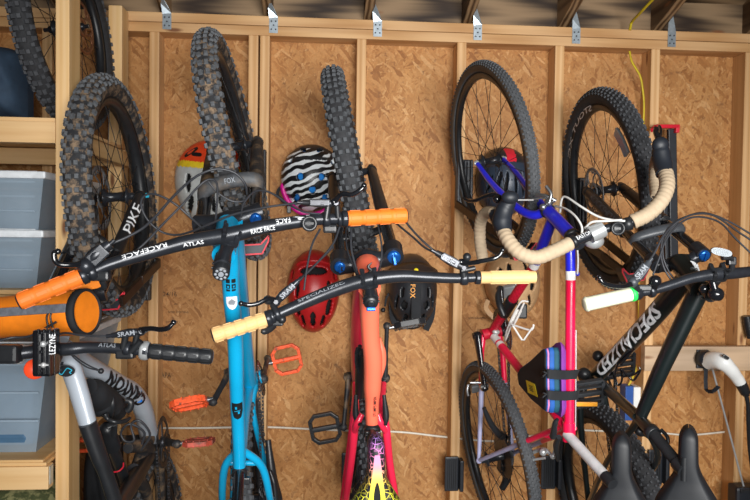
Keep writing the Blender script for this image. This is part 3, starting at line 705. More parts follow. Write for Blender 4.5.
part('side_rail', boxb(sx0, sx1, -.75, -.185, zb0-.01, zb1-.02), M['shelfy'], sh)
zm = zat(290, .80)
part('shelf_board', boxb(XLs, sx0-.002, -.80, -.10, zm-.014, zm), M['shelfx'], sh)
part('beam', boxb(XLs, sx0-.002, -.80, -.765, zm-.06, zm-.016), M['shelfx'], sh)
zl1, zl0 = zat(467, .90), zat(490, .90)
part('beam', boxb(XLs, sx0+.004, -.90, -.862, zl0, zl1), M['shelfx'], sh)
part('shelf_board', boxb(XLs, sx0-.003, -.895, -.10, zl1, zl1+.010), M['shelfx'], sh)
part('shelf_board', boxb(XLs, sx0-.012, -.895, -.11, zl1+.010, zl1+.018), M['shelfx'], sh)
m = MB(); m.box((sx0+.0055, -.882, (zl0+zl1)/2+.005), (.003, .02, .05)); part('corner_plate', m, M['galv'], sh)
# clear bins
def bin_(label, px1, pyt, pyb, z0, d0, d1, cont, lidmat=None, lidt=.022, ta=.025):
    x1 = at(px1, pyt, d0).x; zt = at(px1-20, pyt, d0).z; xl = x1-.62
    t = root('storage_bin', label, 'storage bin', V(((xl+x1)/2, -(d0+d1)/2, z0)), 'clear storage bins with white lids')
    m = MB(); A = []
    for z, s in ((z0, ta), (zt-lidt, 0)):
        A += [V((xl+s, -d0+s, z)), V((x1-s, -d0+s, z)), V((x1-s, -d1-s, z)), V((xl+s, -d1-s, z))]
    m.add(A, [[0, 1, 5, 4], [1, 2, 6, 5], [2, 3, 7, 6], [3, 0, 4, 7], [0, 3, 2, 1]], 0, False)
    for k in range(3):
        z = lin(z0, zt, .32+.25*k); m.box(((xl+x1)/2, -d0+.012, z), (x1-xl-.06, .004, .006), bev=.001)
    part('bin_body', m, M['bin'], t)
    m = MB(); m.box(((xl+x1)/2, -(d0+d1)/2, zt-lidt/2), (x1-xl+.016, d0-d1+.016, lidt), bev=.006); m.box(((xl+x1)/2, -(d0+d1)/2, zt-.002), (x1-xl-.06, d0-d1-.06, .012), bev=.004)
    part('lid', m, lidmat or M['lid'], t)
    m = MB(); m.box(((xl+x1)/2-.01, -(d0+d1)/2, lin(z0, zt-lidt, .42)), (x1-xl-.09, d0-d1-.09, (zt-lidt-z0)*.74), bev=.03)
    part('folded_contents', m, cont, t); return t
zl = zl1+.018
bin_('clear bin with white lid, topmost of two stacked on the middle shelf', 43.5, 171, 229, zat(229.5, .75), .75, .25, M['greyitem'])
bin_('clear bin with white lid under another bin on the middle shelf', 41.5, 230, 286, zm, .76, .25, M['blueitem'])
bin_('large clear bin with blue contents on the lowest shelf', 48, 345, 452, zl, .88, .22, M['blueitem'], ta=.055)
# camouflage cloth and dark bag at the bottom
def lump(name, label, cat, px0, py0, px1, py1, d, th, mat, seed, z0=None):
    rnd = random.Random(seed); a, c = at(px0, py0, d), at(px1, py1, d); m = MB(); n = 22; vs, fs = [], []
    for i in range(n+1):
        for j in range(n+1):
            u, v = i/n, j/n; e = (1-(2*u-1)**6)*(1-(2*v-1)**8); w = math.sin(u*9+seed)*math.sin(v*7+seed*2)*.5+math.sin(u*17+v*11)*.3
            vs.append(V((lin(a.x, c.x, u), -d+th*.5-th*.5*e*(1+.25*w), lin(c.z, a.z, v)-(.03*(2*u-1)**2)*v)))
    for i in range(n):
        for j in range(n): fs.append([i*(n+1)+j, (i+1)*(n+1)+j, (i+1)*(n+1)+j+1, i*(n+1)+j+1])
    k = len(vs); m.add(vs+[V((p.x, -d+th*.75, p.z)) for p in vs], fs+[[i+k for i in f[::-1]] for f in fs])
    rim = [i*(n+1) for i in range(n+1)]+[n*(n+1)+j for j in range(1, n+1)]+[i*(n+1)+n for i in range(n-1, -1, -1)]+[j for j in range(n-1, 0, -1)]
    m.add(vs+[V((p.x, -d+th*.75, p.z)) for p in vs], [[rim[i], rim[(i+1) % len(rim)], rim[(i+1) % len(rim)]+k, rim[i]+k] for i in range(len(rim))])
    return single(name, m, mat, label, cat)
lump('camouflage_cloth', 'camouflage patterned cloth bundled under the lowest shelf', 'cloth', -60, 492, 53, 620, .78, .3, M['camo'], 3)
lump('duffel_bag', 'black cloth bag hanging in shadow behind the grey bike frame', 'bag', 77, 447, 111, 620, .30, .2, M['cloth_blk'], 5)
lump('blue_cloth_sack', 'pale blue cloth behind the spare tyre on the top shelf', 'cloth', -45, 38, 15, 114, .42, .2, M['bluebag'], 8)

# spare wheels on the upper shelf
zs = zb1+.012
def spare(label, X, Rr, d, lean, yaw, **kw):
    t = root('spare_wheel', label, 'bicycle wheel', V((X, -d, zs)), None)
    wheel(t, 'rim', V((X, -d, zs+Rr+.001)), axle(lean, yaw), Rr, .030, 'mtb', M['tyre'], **kw); return t
w0 = at(67, 20, .54)
spare('spare knobby wheel with a brown brake disc on the top shelf beside the post', at(19, 5, .88).x-.012, .345, .50, 6, -4, disc=.09, discside=1, hub=.12, discmat=M['rust'], kmat=M['treaddark'])

# ---------------------------------------------------------------- charging gear and small things on the right
b = MB(); a, c = at(645, 347, .127), at(760, 346, .127); z0, z1 = at(645, 371, .127).z, at(645, 346.5, .127).z
b.box((a.x+.35, -.109, (z0+z1)/2), (.70, .038, z1-z0), bev=.003); single('wall_board', b, M['grey_board'], 'weathered grey board fixed level across the studs at the right', 'board', origin=V((a.x+.35, -.109, z0)))
t = root('plug_holster', 'black wall holster with a hook under it on the grey board', 'holster', at(705, 392, .13))
m = pbox(697.5, 350, 708.5, 368.5, .14, .128, bev=.003); a = at(706, 359, .16); m.lathe([(.030, -.022), (.034, -.02), (.034, .02), (.026, .022)], a, V((.35, -1, 0)), 24); part('back_plate', m, M['rack'], t)
m = MB(); P = pts((706, 368, .142), (705.6, 380, .142), (706, 389, .145), (708, 391.5, .16), (713, 391.5, .185), (717, 388, .20), (718.5, 386.5, .205))
for p, q in zip(P, P[1:]): m.bar(p, q+(q-p).normalized()*.002, .016, .004, V((0, -1, .3)), bev=.001)
part('hook', m, M['rack'], t)
t = root('charging_connector', 'white electric car charging connector with black cable in its wall holster', 'charging plug', at(745, 500, .2))
P = pts((707.5, 361, .17), (714, 360, .21), (722, 362, .25), (730, 369, .26), (737, 378, .25), (741.5, 385, .245))
m = MB(); m.tube(P, [.034, .035, .034, .027, .0235, .021], 20, sm=True, flat=.85); part('handle', m, M['whitepl'], t)
m = MB(); a = at(725.5, 357, .285); m.box(a, (.026, .012, .012), RGT*.8-UPV*.55, UPV*.8+RGT*.5, bev=.003); part('release_button', m, M['black'], t)
m = MB(); P = pts((740.5, 383, .245), (745, 392, .24), (746.5, 396, .24)); m.tube(P, [.0225, .020, .012], 18, sm=True)
part('cable_boot', m, M['black'], t)
m = MB(); m.tube(pts((745.8, 394, .24), (748, 405, .235), (748.5, 425, .22), (750, 450, .2), (754, 480, .2), (760, 520, .2), (772, 600, .2)), .0085, 10, sm=True); part('cable', m, M['black'], t)
m = MB(); m.tube(pts((712.5, 369, .16), (726, 420, .155), (744, 488, .15)), .0042, 8); single('metal_rod', m, M['silver'], 'thin grey metal rod leaning below the charging connector', 'rod')
t = root('tool_case', 'black plastic case at the bottom right corner', 'case', at(750, 560, .16)); m = pbox(737, 488, 790, 560, .17, .1, bev=.012); part('case_shell', m, M['rack'], t)
m = pbox(741, 490, 760, 493, .176, .168, bev=.002); part('latch', m, M['black'], t)
t = root('hand_tool', 'dark ribbed tool handle hanging at the right edge of the view', 'tool', at(749, 338, .12)); m = MB(); p, q = at(747, 316, .12), at(751, 338, .12); m.tube([p, lin(p, q, .5), q], [.017, .019, .016], 14)
for k in range(6): m.lathe([(.0165, -.002), (.0205, 0), (.0165, .002)], lin(p, q, .12+.15*k), q-p, 16)
part('handle', m, M['black'], t); m = MB(); m.tube([q, at(757, 370, .12)], .006, 8); part('shaft', m, M['steel'], t)
t = root('wall_hanger', 'black upright wall hanger with a red top bracket right of the beige bar tape', 'wall hanger', at(672, 262, .08))
m = MB(); a, c = at(671.5, 129, .10), at(673.5, 262, .10); m.bar(a, c, msz(8.5, .1), .02, V((0, -1, 0)), bev=.003); a, c = at(665, 180, .08), at(668, 262, .08); m.bar(a, c, msz(7, .1), .02, V((0, -1, 0)), bev=.003); part('upright', m, M['rack'], t)
m = MB(); P = pts((653, 130.5, .17), (656.5, 126.5, .15), (677, 126.5, .12), (676.5, 131.5, .12)); 
for p, q in zip(P, P[1:]): m.bar(p, q+(q-p).normalized()*.006, .022, .015, V((0, 0, 1)), bev=.003)
part('top_bracket', m, M['redtrim'], t)
# ---------------------------------------------------------------- helmets hanging on the wall
def helmet(label, px, py, wpx, hpx, depth, mats, colf, vents, taper=.12, tilt=0., linermat=None, power=.8, low=0.):
    Z = 2.839-depth*.55; s = Z/F; a, b = wpx*s/2, hpx*s/2; c = at(px, py, .02); cf = at(px, py, depth*.35); c = V((cf.x, -.095, cf.z)) if False else V((cf.x, -.02, cf.z))
    t = root('helmet', label, 'helmet', V((c.x, -.01, c.z-b)), 'helmets hanging on the wall')
    co, si = math.cos(tilt), math.sin(tilt); X = V((co, 0, si)); Y = V((-si, 0, co)); Zo = V((0, -1, 0))
    def P(u, v, ph, k=1.):
        w = 1+taper*v-.10*v*v*0
        return c+X*(u*a*w*k)+Y*(v*b*k)+Zo*(depth*k*max(0, math.cos(ph))**power)
    NU, NV = 120, 44; m = MB(); vs, fs, mi = [], [], []; keep = []
    for j in range(NV+1):
        ph = PI/2*j/NV
        for i in range(NU): th = 2*PI*i/NU; u, v = math.sin(ph)*math.cos(th), math.sin(ph)*math.sin(th); vs.append(P(u, v, ph))
    def hole(u, v):
        for cx, cy, rx, ry, ro in vents:
            dx, dy = u-cx, v-cy; p, q = dx*math.cos(ro)+dy*math.sin(ro), -dx*math.sin(ro)+dy*math.cos(ro)
            if (abs(p)/rx)**2.6+(abs(q)/ry)**2.6 < 1: return True
        return False
    for j in range(NV):
        ph = PI/2*(j+.5)/NV
        for i in range(NU):
            th = 2*PI*(i+.5)/NU; u, v = math.sin(ph)*math.cos(th), math.sin(ph)*math.sin(th)
            if hole(u, v): continue
            fs.append([j*NU+i, (j+1)*NU+i, (j+1)*NU+(i+1) % NU, j*NU+(i+1) % NU]); mi.append(colf(u, v))
    m.v = vs; m.f = fs; m.m = mi; m.sm = [True]*len(fs)
    sh_ = part('shell', m, mats, t); md = sh_.modifiers.new('thick', 'SOLIDIFY'); md.thickness = .012; md.offset = -1
    m = MB(); vs = [P(math.sin(PI/2*j/20)*math.cos(2*PI*i/48), math.sin(PI/2*j/20)*math.sin(2*PI*i/48), PI/2*j/20, .86) for j in range(21) for i in range(48)]
    m.add(vs, [[j*48+i, (j+1)*48+i, (j+1)*48+(i+1) % 48, j*48+(i+1) % 48] for j in range(20) for i in range(48)]); part('liner', m, linermat or M['hliner'], t)
    return t, P, c
def ven(pairs, mid=()):
    o = []
    for cx, cy, rx, ry, ro in pairs: o += [(cx, cy, rx, ry, ro), (-cx, cy, rx, ry, -ro)]
    return o+list(mid)
def strap(t, P, name='strap', mat=None, w=.012):
    m = MB(); P = crom([V(p) for p in P])[0]
    for p, q in zip(P, P[1:]): m.bar(p, q+(q-p).normalized()*.001, w, .0025, V((.2, -1, .1)))
    return part(name, m, mat or M['cloth_blk'], t)
def zone(*z):     # (threshold on v, material index) from the top down
    def f(u, v):
        for th, k in z:
            if v > th: return k
        return z[-1][1]
    return f
# grey, yellow and orange
def c1(u, v):
    w = v+.10*u
    if w > .42: return 1
    if w > .28: return 2
    return 0
h1, P1, q1 = helmet('pale grey helmet with orange and yellow top behind the teal bike\'s wheel', 210.5, 184, 70, 88, .15, [M['hgrey'], M['horange'], M['hyellow']], c1,
    ven([(.50, -.02, .09, .22, .1), (.50, -.52, .10, .26, .45), (.2, -.38, .06, .3, .1)], [(0, .02, .06, .2, 0)]), taper=.10)
m = MB()
for (u, v, w, h, ro) in ((-.42, .66, .20, .05, .5), (-.26, .60, .14, .045, -.1), (.3, .66, .2, .05, -.5)):
    ph = math.asin(min(.98, math.hypot(u, v))); o = []
    for k in range(16):
        a = 2*PI*k/16; du, dv = w*math.copysign(abs(math.cos(a))**.6, math.cos(a)), h*math.copysign(abs(math.sin(a))**.6, math.sin(a)); uu, vv = u+du*math.cos(ro)-dv*math.sin(ro), v+du*math.sin(ro)+dv*math.cos(ro)
        o.append(P1(uu, vv, math.asin(min(.995, math.hypot(uu, vv))), 1.012))
    m.add(o, [list(range(16))], 0, False)
parts('printed_flash', m, M['textblack'], h1)
# zebra
h2, P2, q2 = helmet('zebra striped child helmet with blue vents and a pink rim', 311.5, 178, 62, 68, .15, [M['zebra'], M['hblack'], M['magenta']], lambda u, v: 2 if v < -.72-.25*u*u+.25*u and False else (1 if v > .70+.12*math.cos(u*3) or (.46 < v < .56 and abs(u) < .6) else 0),
    ven([(.34, -.02, .10, .11, 0), (.48, -.66, .10, .16, .5), (.26, .78, .11, .06, .3), (.66, .42, .06, .08, .4)], [(.05, -.40, .11, .10, 0)]), taper=.02, linermat=M['hblue'])
m = MB(); P = [P2(math.cos(a)*.93, math.sin(a)*.97, math.asin(.95), 1.0)+V((0, .004, -.016)) for a in [PI*1.02+PI*.72*k/24 for k in range(25)]]
m.tube(P, [.004]+[.014]*23+[.008], 10, flat=.8); part('rim', m, M['magenta'], h2)
strap(h2, pts((290, 183, .06), (281, 187, .07), (277.5, 194, .07), (283, 201, .08), (289, 206, .08), (289, 213, .08)))
m = MB(); m.box(at(289, 209.5, .09), (.017, .012, .03), bev=.003); part('buckle', m, M['black'], h2)
# red
h3, P3, q3 = helmet('bright red helmet hanging left of the orange bike frame', 313.5, 291.5, 53, 84, .16, [M['hred']], lambda u, v: 0,
    ven([(.60, .10, .09, .22, .2), (.62, -.34, .13, .22, -.25), (.40, -.66, .10, .17, -.35), (.78, .42, .05, .12, .3)], [(0, -.62, .11, .20, 0), (.0, .54, .52, .10, 0)]), taper=.06)
m = MB(); m.tube([P3(math.sin(a)*.62, .60+.16*math.cos(a), math.asin(min(.99, math.hypot(math.sin(a)*.62, .60+.16*math.cos(a)))), 1.0) for a in [-1.35+2.7*k/16 for k in range(17)]], [.004]+[.008]*15+[.004], 8); part('visor_edge', m, M['hred'], h3)
# black trail helmet
h4, P4, q4 = helmet('black full-size trail helmet with amber lettering right of the orange frame', 412, 292, 52, 78, .165, [M['hblack'], M['cloth_blk']], lambda u, v: 1 if v < -.75 else 0,
    ven([(.44, -.28, .12, .12, .5), (.50, .05, .06, .14, .2), (.36, -.62, .09, .13, .3), (.70, -.2, .05, .2, .2)], [(0, -.55, .10, .10, 0)]), taper=.05, linermat=M['hliner'])
m = MB(); n = 17; vs = []
for i in range(n):
    u = -1+2*i/(n-1)
    for j in range(6):
        v = j/5; p = q4+V((u*.098*(1-.25*v*0), -.150-.055*(1-.6*u*u)+v*.095, .056+.060*v*(1-.38*u*u)+.012*(1-u*u))); vs.append(p)
m.add(vs, [[i*6+j, (i+1)*6+j, (i+1)*6+j+1, i*6+j+1] for i in range(n-1) for j in range(5)])
vz = part('visor', m, M['hblack'], h4); md = vz.modifiers.new('thick', 'SOLIDIFY'); md.thickness = .006
m = MB(); m.lathe([(0, .003), (.008, .002), (.009, -.002)], q4+V((-.002, -.172, .098)), V((0, -1, .4)), 14); part('round_sticker', m, M['labelyellow'], h4)
m = MB(); m.box(q4+V((0, -.167, -.02)), (.040, .012, .15), bev=.004); st = part('centre_band', m, M['cloth_blk'], h4)
a = at(413, 284.5, .196); b = at(413, 298, .196); text_on('FOX', [V((a.x, -.1945, a.z)), V((a.x, -.1945, b.z))], .019, 0, V((0, -1, 0)), M['textfox'], h4)
for s in (-1, 1): strap(h4, [q4+V((s*.085, -.06, -.03)), q4+V((s*.080, -.05, -.10)), q4+V((s*.058, -.05, -.155))], w=.026)
strap(h4, pts((391, 290, .08), (386.5, 298, .09), (385, 306, .09)), w=.008); m = MB(); m.ball(at(383, 310, .09), .010); part('buckle', m, M['black'], h4)
# slate and black road helmet
h5, P5, q5 = helmet('slate black road helmet with a red rear panel behind the blue fork', 504, 182, 56, 72, .15, [M['hnavy'], M['hblack'], M['redtrim']], lambda u, v: 2 if (v > .52 and -.12 < u < .22 and v < .92) else (1 if v > .5 else 0),
    ven([(.18, -.15, .055, .38, .12), (.46, -.12, .065, .36, .28), (.72, -.1, .05, .26, .35)], [(.0, -.62, .06, .2, 0)]), taper=.04)
# tan
h6, P6, q6 = helmet('tan helmet behind the red road bike down tube', 513, 284, 56, 72, .15, [M['htan']], lambda u, v: 0,
    ven([(.46, -.05, .12, .13, -.5), (.34, -.45, .08, .2, .3), (.62, .42, .07, .16, .5), (.3, .5, .08, .17, .2)], [(0, .1, .08, .2, 0)]), taper=.10, tilt=.12)
strap(h6, pts((488, 300, .07), (486, 308, .08), (492, 316, .09), (500, 321, .09), (507, 312, .09)), mat=M['htan'], w=.02)
# ---------------------------------------------------------------- grey mountain bike, far left
AX = axle(4, 0)
A = root('bicycle', 'grey mountain bike at the far left with a muddy front tyre and black ribbed grip', 'bicycle', at(150, 690, .5), 'bikes hung by their front wheels')
CA = at(116.5, 197, .65)
wheel(A, 'front_wheel', CA, AX, .377, .036, 'mtb', M['mudtyre'], disc=.101, hub=.11, kmat=M['mudtread'], discmat=M['disc'])
crA = at(75, 293, 1.04); stA = at(50, 352, 1.24); sA = (stA-crA).normalized(); wA = AX*.061
dL, dR = CA-AX*.072, CA+AX*.072
m = MB()
for dd, s in ((dL, -1), (dR, 1)):
    cr_ = crA+wA*s; top = lin(dd, cr_, .66); m.tube([dd, lin(dd, top, .08), lin(dd, top, .3), top], [.014, .019, .020, .022], 16, flat=.8); m.ball(dd, .017)
a0, a1 = lin(dL, crA-wA, .66), lin(dR, crA+wA, .66); mid = (a0+a1)/2+V((0, -.02, .05)); m.tube([a0, lin(a0, mid, .6)+V((0, 0, .012)), mid, lin(a1, mid, .6)+V((0, 0, .012)), a1], .015, 12, sm=True, flat=.7)
fk = part('fork', m, M['black'], A)
for s, dd in ((-1, dL), (1, dR)):
    m = MB(); m.tube([lin(dd, crA+wA*s, .64), crA+wA*s+sA*.02], .0175, 18); link('stanchion', m.mesh('stanchion', wloc(A)), M['blackgloss'], fk)
m = MB(); m.tube([crA-wA*1.25, crA-wA*.5+sA*.01, crA+sA*.02, crA+wA*.5+sA*.01, crA+wA*1.25], [.026, .024, .03, .024, .026], 14, sm=True); part('fork_crown', m, M['metalblack'], A)
text_on('PIKE', [lin(dR, crA+wA, .16), lin(dR, crA+wA, .47)][::-1], .030, .0215, tocam(dR)+V((.25, 0, .0)), M['textwhite'], fk)
m = MB(); m.lathe([(0, .010), (.007, .009), (.008, 0)], dR+AX*.018, AX, 14); link('axle_cap', m.mesh('axle_cap', wloc(A)), M['cyan'], fk)
m = MB(); m.box(lin(dL, crA-wA, .22)+AX*.02, (.022, .075, .03), AX, crA-dL, bev=.006); link('brake_caliper', m.mesh('brake_caliper', wloc(A)), M['metalblack'], fk)
PA = pts((64, 350, 1.13), (80, 362, 1.08), (98, 373, 1.0), (120, 385, .88), (134, 394, .79), (143, 409, .69), (147, 426, .60), (150, 440, .52)); RA = [.027, .0285, .0285, .028, .029, .031, .032, .032]
# frame
hA = at(62, 340, 1.24); bbA = at(150, 440, .50)
m = MB()
m.tube([crA+sA*.025, lin(crA, stA, .75)], [.030, .028], 18)
m.tube(PA, RA, 18, sm=True, flat=.9)
m.tube(pts((66, 352, 1.16), (70, 364, 1.19), (79, 392, 1.205), (88, 424, 1.21)), [.030, .0285, .0265, .0245], 18, sm=True, flat=.8)
fr = part('frame', m, M['greyf'], A)
m = MB(); m.tube(pts((87.6, 423, 1.2203), (98, 453, 1.21), (106, 474, 1.20), (117, 508, 1.18)), [.0248, .023, .020, .021], 18, sm=True, flat=.8)
m.tube(pts((152, 446, .5), (140, 470, .75), (122, 500, 1.08), (117, 512, 1.18)), [.026, .024, .021, .02], 16, sm=True)
link('rear_frame', m.mesh('r', wloc(A)), M['black'], fr, 'black lower part of the frame')
m = MB()
o = [(.020*math.cos(2*PI*k/20), .013*math.sin(2*PI*k/20)) for k in range(20)]; p = at(66, 371, 1.235); m.prism(o, p, RGT, UPV, .004); link('head_badge', m.mesh('b', wloc(A)), M['black'], fr)
m = MB(); q = at(66, 371, 1.239); m.tube([q+RGT*x+UPV*y for x, y in ((-.017, -.004), (-.010, -.008), (-.004, -.001), (.002, .006), (.008, .005), (.013, .001), (.008, -.003), (.012, -.006))], .0011, 6, sm=True); link('badge_line', m.mesh('c', wloc(A)), M['cyan'], fr)
text_on('CANYON', [tubept(PA, RA, y)[0] for y in (397, 391, 385, 379, 374)], .043, .0292, tocam(at(122, 382, .93)), M['textblack'], fr, bold=.045)
m = MB(); P = [p+tocam(p)*.0315 for p in pts((140, 388, .77), (141, 393, .77), (138.5, 398, .77), (141.5, 401, .76), (137.5, 402, .77))]; m.tube(P, .003, 6, sm=True); link('blue_squiggle', m.mesh('d', wloc(A)), M['textblue'], fr)
p = at(147, 417, .63)+tocam(at(147, 417, .63))*.034; m = MB(); m.box(p, (.009, .02, .004), RGT, UPV, bev=.002); link('cable_port', m.mesh('e', wloc(A)), M['black'], fr)
# muddy linkage and shock
m = MB(); m.tube(pts((149, 438, .58), (142, 455, .66), (135, 475, .72), (130, 505, .62)), [.028, .030, .026, .02], 14, sm=True, flat=.7); m.tube(pts((156, 445, .5), (160, 480, .46), (160, 540, .44)), [.022, .018, .015], 12, sm=True); m.tube(pts((128, 448, .8), (140, 446, .72), (150, 450, .6)), [.016, .02, .018], 12, sm=True)
m.tube(pts((133, 470, .8), (148, 500, .6), (146, 560, .46)), [.02, .017, .014], 12, sm=True)
part('swingarm', m, M['mudblack'], A)
m = MB(); P = pts((107, 430, 1.0), (113, 448, .97), (121, 470, .92), (126, 482, .88)); m.tube([P[0], P[1]], .022, 16); m.tube([P[1], P[3]], .015, 16); m.ball(P[0], .022); m.ball(P[3], .018); m.tube(pts((108, 426, 1.02), (114, 424, 1.02), (113, 436, 1.0)), .010, 10); sk = part('rear_shock', m, M['black'], A)
m = MB(); m.tube(pts((114, 472, .98), (119, 471, .98), (123, 467, .97), (123.5, 463, .96)), .0022, 7, sm=True); link('red_cable_loop', m.mesh('f', wloc(A)), M['redtrim'], sk)
AXb = axle(4, 0)
part('chainring', teeth_ring(.086, .070, 38, at(163, 442, .5), AXb), M['dksteel'], A)
crk = crank(A, at(165.5, 441, .50), at(177, 444, .66), AXb); 
pedal(crk, at(199, 442, .66), AXb, V((0, -1, .12)), (.088, .09), M['red_ped'], .015)
crk = crank(A, at(138, 440, .50), at(100, 437, .36), AXb); pedal(crk, at(82, 440, .36), -AXb, V((0, 0, 1)), (.095, .085), M['orange_ped'])
rwA = at(150, 440, .50)+V((.0, .05, -.435)); 
wheel(A, 'rear_wheel', rwA, AXb, .372, .031, 'mtb', M['mudtyre'], hub=.13, cassette=.09)
zc_ = AXb*.045; q = rwA+zc_
chain(A, [at(163, 442, .5)+V((0, -.086, 0)), q+V((0, -.045, 0))], AXb); chain(A, [at(163, 442, .5)+V((0, .086, 0)), q+V((0, .045, 0))], AXb)
# saddle below the frame
tp = at(117, 512, 1.18); m = MB(); m.tube([tp, tp+V((0, -.16, -.08))], .0155, 16); part('seatpost', m, M['black'], A)
saddle(A, tp+V((0, -.19, .04)), V((0, -.1, -1)), V((0, -1, .1)))
# bar, light and controls
bar = handlebar(A, pts((-60, 362, 1.36), (0, 356, 1.33), (30, 352, 1.31), (48, 350, 1.305), (70, 349, 1.305), (88, 347.5, 1.30), (118, 348.5, 1.30), (150, 351.5, 1.30), (212, 357.5, 1.30)), ci=(3,))
gA = grip(bar, at(211.5, 356.8, 1.30), at(150, 351, 1.30), M['black'], .0165, 5)
text_on('ATLAS', pts((100, 347.5, 1.30), (117, 348.3, 1.30)), .010, .012, tocam(at(108, 348, 1.3))+V((0, 0, .6)), M['textgrey'], bar)
clamp(bar, at(145, 350.5, 1.30), at(150, 351, 1.3)-at(140, 350, 1.3), .0165, .018, M['silver'])
clamp(bar, at(128, 349, 1.30), RGT, .0135, .016); clamp(bar, at(19, 354, 1.32), RGT, .0165, .016, M['silver'])
lever(bar, pts((141, 331.5, 1.315), (128, 333, 1.315), (112, 335.5, 1.31)), pts((141, 331, 1.32), (150, 328.5, 1.335), (160, 329.5, 1.35), (168, 328, 1.36), (173.5, 322.5, 1.36)), .0095, M['metalblack'], txt='SRAM', tflip=True)
m = MB(); 
for p, q in (((123, 349, 1.31), (126, 335, 1.315)), ((134, 350, 1.31), (137, 334, 1.315)), ((131, 352, 1.315), (141, 341, 1.32))): m.tube(pts(p, q), .007, 10)
m.box(at(126, 354, 1.30), (.04, .020, .026), RGT, UPV, bev=.005); m.box(at(9, 354, 1.33), (.05, .04, .035), RGT, UPV, bev=.008); parts('shift_lever', m, M['black'], bar)
stem(A, at(52, 362, 1.265), at(49, 349, 1.30), -sA*-1)
lt = MB(); lt.box(at(46.5, 352, 1.36), (msz(18.5, 1.36), msz(45, 1.36), .045), RGT, UPV, bev=.006)
for x in (-.4, -.12, .16, .42): lt.box(at(46.5+x*20, 352, 1.384), (.0035, msz(44, 1.36), .006), RGT, UPV, bev=.0015)
for y in (-.43, .0, .43): lt.box(at(40, 352+y*44, 1.382), (.012, .006, .006), RGT, UPV, bev=.002)
L = part('front_light', lt, M['blackgloss'], A)
text_on('LEZYNE', pts((52.3, 354, 1.389), (52.3, 334, 1.389)), .0115, 0, tocam(at(52, 345, 1.38)), M['textwhite'], L)
m = MB(); c_ = at(43.3, 344, 1.386); m.lathe([(0, .003), (.006, .003), (.0065, -.002)], c_, tocam(c_), 16); link('light_button', m.mesh('g', wloc(A)), M['silver'], L)
m = MB(); c_ = at(43.5, 365, 1.386); m.ball(c_, .006, seg=10); m.bar(c_-RGT*.011, c_+RGT*.011, .003, .003, UPV); link('charge_port', m.mesh('h', wloc(A)), M['worn'], L)
m = MB(); c_ = at(35, 369, 1.335); m.lathe([(0, .002), (.02, .001), (.022, -.004)], c_, tocam(c_), 20); part('side_reflector', m, dict(M)['horange'], A)
for s_ in (0, 2.5): cablep(A, pts((66, 346+s_, 1.31), (76, 357+s_, 1.26), (88, 365+s_, 1.22), (101, 371, 1.19)), .0018, name='tie_cord')
m = MB(); m.ball(at(101, 371, 1.19), .007); part('cord_toggle', m, M['black'], A)
cablep(A, pts((112, 336, 1.31), (98, 336, 1.31), (80, 335, 1.3), (66, 333, 1.28), (56, 335, 1.24)), .0026)
cablep(A, pts((56, 322, 1.25), (30, 336, 1.3), (10, 338, 1.33), (-15, 345, 1.33)), .0026)
cablep(A, pts((141, 450, .75), (150, 435, .78), (140, 421, .8), (131, 425, .8), (134, 440, .8), (125, 441, .8), (121, 432, .8), (130, 424, .8), (144, 432, .78), (142, 444, .76)), .0038)
# small frame bag and bar bag
t = root('frame_bag', 'black cloth bag strapped inside the grey bike frame', 'bag', at(103, 416, 1.0))
m = MB(); P = pts((88, 388, 1.10), (95, 394, 1.06), (105, 401, .98), (116, 409, .90), (120, 414, .87)); m.tube(P, [.025, .038, .040, .034, .016], 18, sm=True, flat=.9)
for k, (x, y, d, r) in enumerate(((92, 401, 1.05, .030), (99, 407, 1.02, .034), (110, 410, .95, .030))): m.ball(at(x, y, d), (r, r*.8, r*.75))
part('bag_body', m, M['cloth_blk'], t)
m = MB(); m.tube(pts((106, 390, 1.02), (110, 397, 1.02), (111, 407, 1.02), (109, 416, 1.0)), .011, 10, sm=True, flat=.5); part('strap', m, M['black'], t)
m = MB(); m.tube(pts((105, 414, 1.05), (108, 419, 1.05), (116, 422, 1.05), (125, 421, 1.02), (130, 418, 1.0)), [.008, .006, .0055, .006, .004], 10, sm=True); m.tube(pts((126, 400, .97), (131, 402, .97), (130, 408, .97), (127, 411, .97)), .009, 10, sm=True); part('strap_end', m, M['black'], t)
t = root('bar_bag', 'bright orange roll bag with grey zip at the left edge', 'bag', at(20, 336, 1.12))
p0, p1 = at(86, 312, 1.20), at(-70, 322, 1.06); d = (p1-p0).normalized(); R_ = msz(45, 1.20)/2
m = MB(); m.tube([p0, p0+d*.02, lin(p0, p1, .5), p1], [R_*.97, R_, R_*.93, R_*.9], 36, cap=True); part('bag_body', m, M['orange_cloth'], t)
m = MB(); x, y, z = basis(d, tocam(p0)); 
def onb(a, l, k=1.0): return p0+d*l+(x*math.cos(a)+y*math.sin(a))*(R_*k)
sg = 1 if y.z > 0 else -1
for l in range(40):
    a0, a1 = onb(sg*.22, .012+l*.0105, .99), onb(sg*.22, .012+(l+1)*.0105, .99)
    m.bar(a0, a1+d*.001, .020, .006, (x*math.cos(.22)+y*math.sin(sg*.22)), bev=.001)
zp = part('zip', m, M['zipgrey'], t)
m = MB(); m.lathe([(R_*.90, -.006), (R_*1.03, -.003), (R_*1.03, .012), (R_*.9, .014)], p0, d, 40, closed=True); part('end_rim', m, M['cloth_blk'], t)
m = MB(); m.tube([onb(sg*.22, .045), onb(sg*.22, .05, 1.08)-V((0, 0, .02)), onb(sg*.22, .04, 1.06)-V((0, 0, .055))], .0022, 6, sm=True); m.tube([onb(sg*.22, .05), onb(sg*.22, .06, 1.08)-V((0, 0, .02)), onb(sg*.22, .052, 1.06)-V((0, 0, .06))], .0022, 6, sm=True); part('zip_pull', m, M['black'], t)
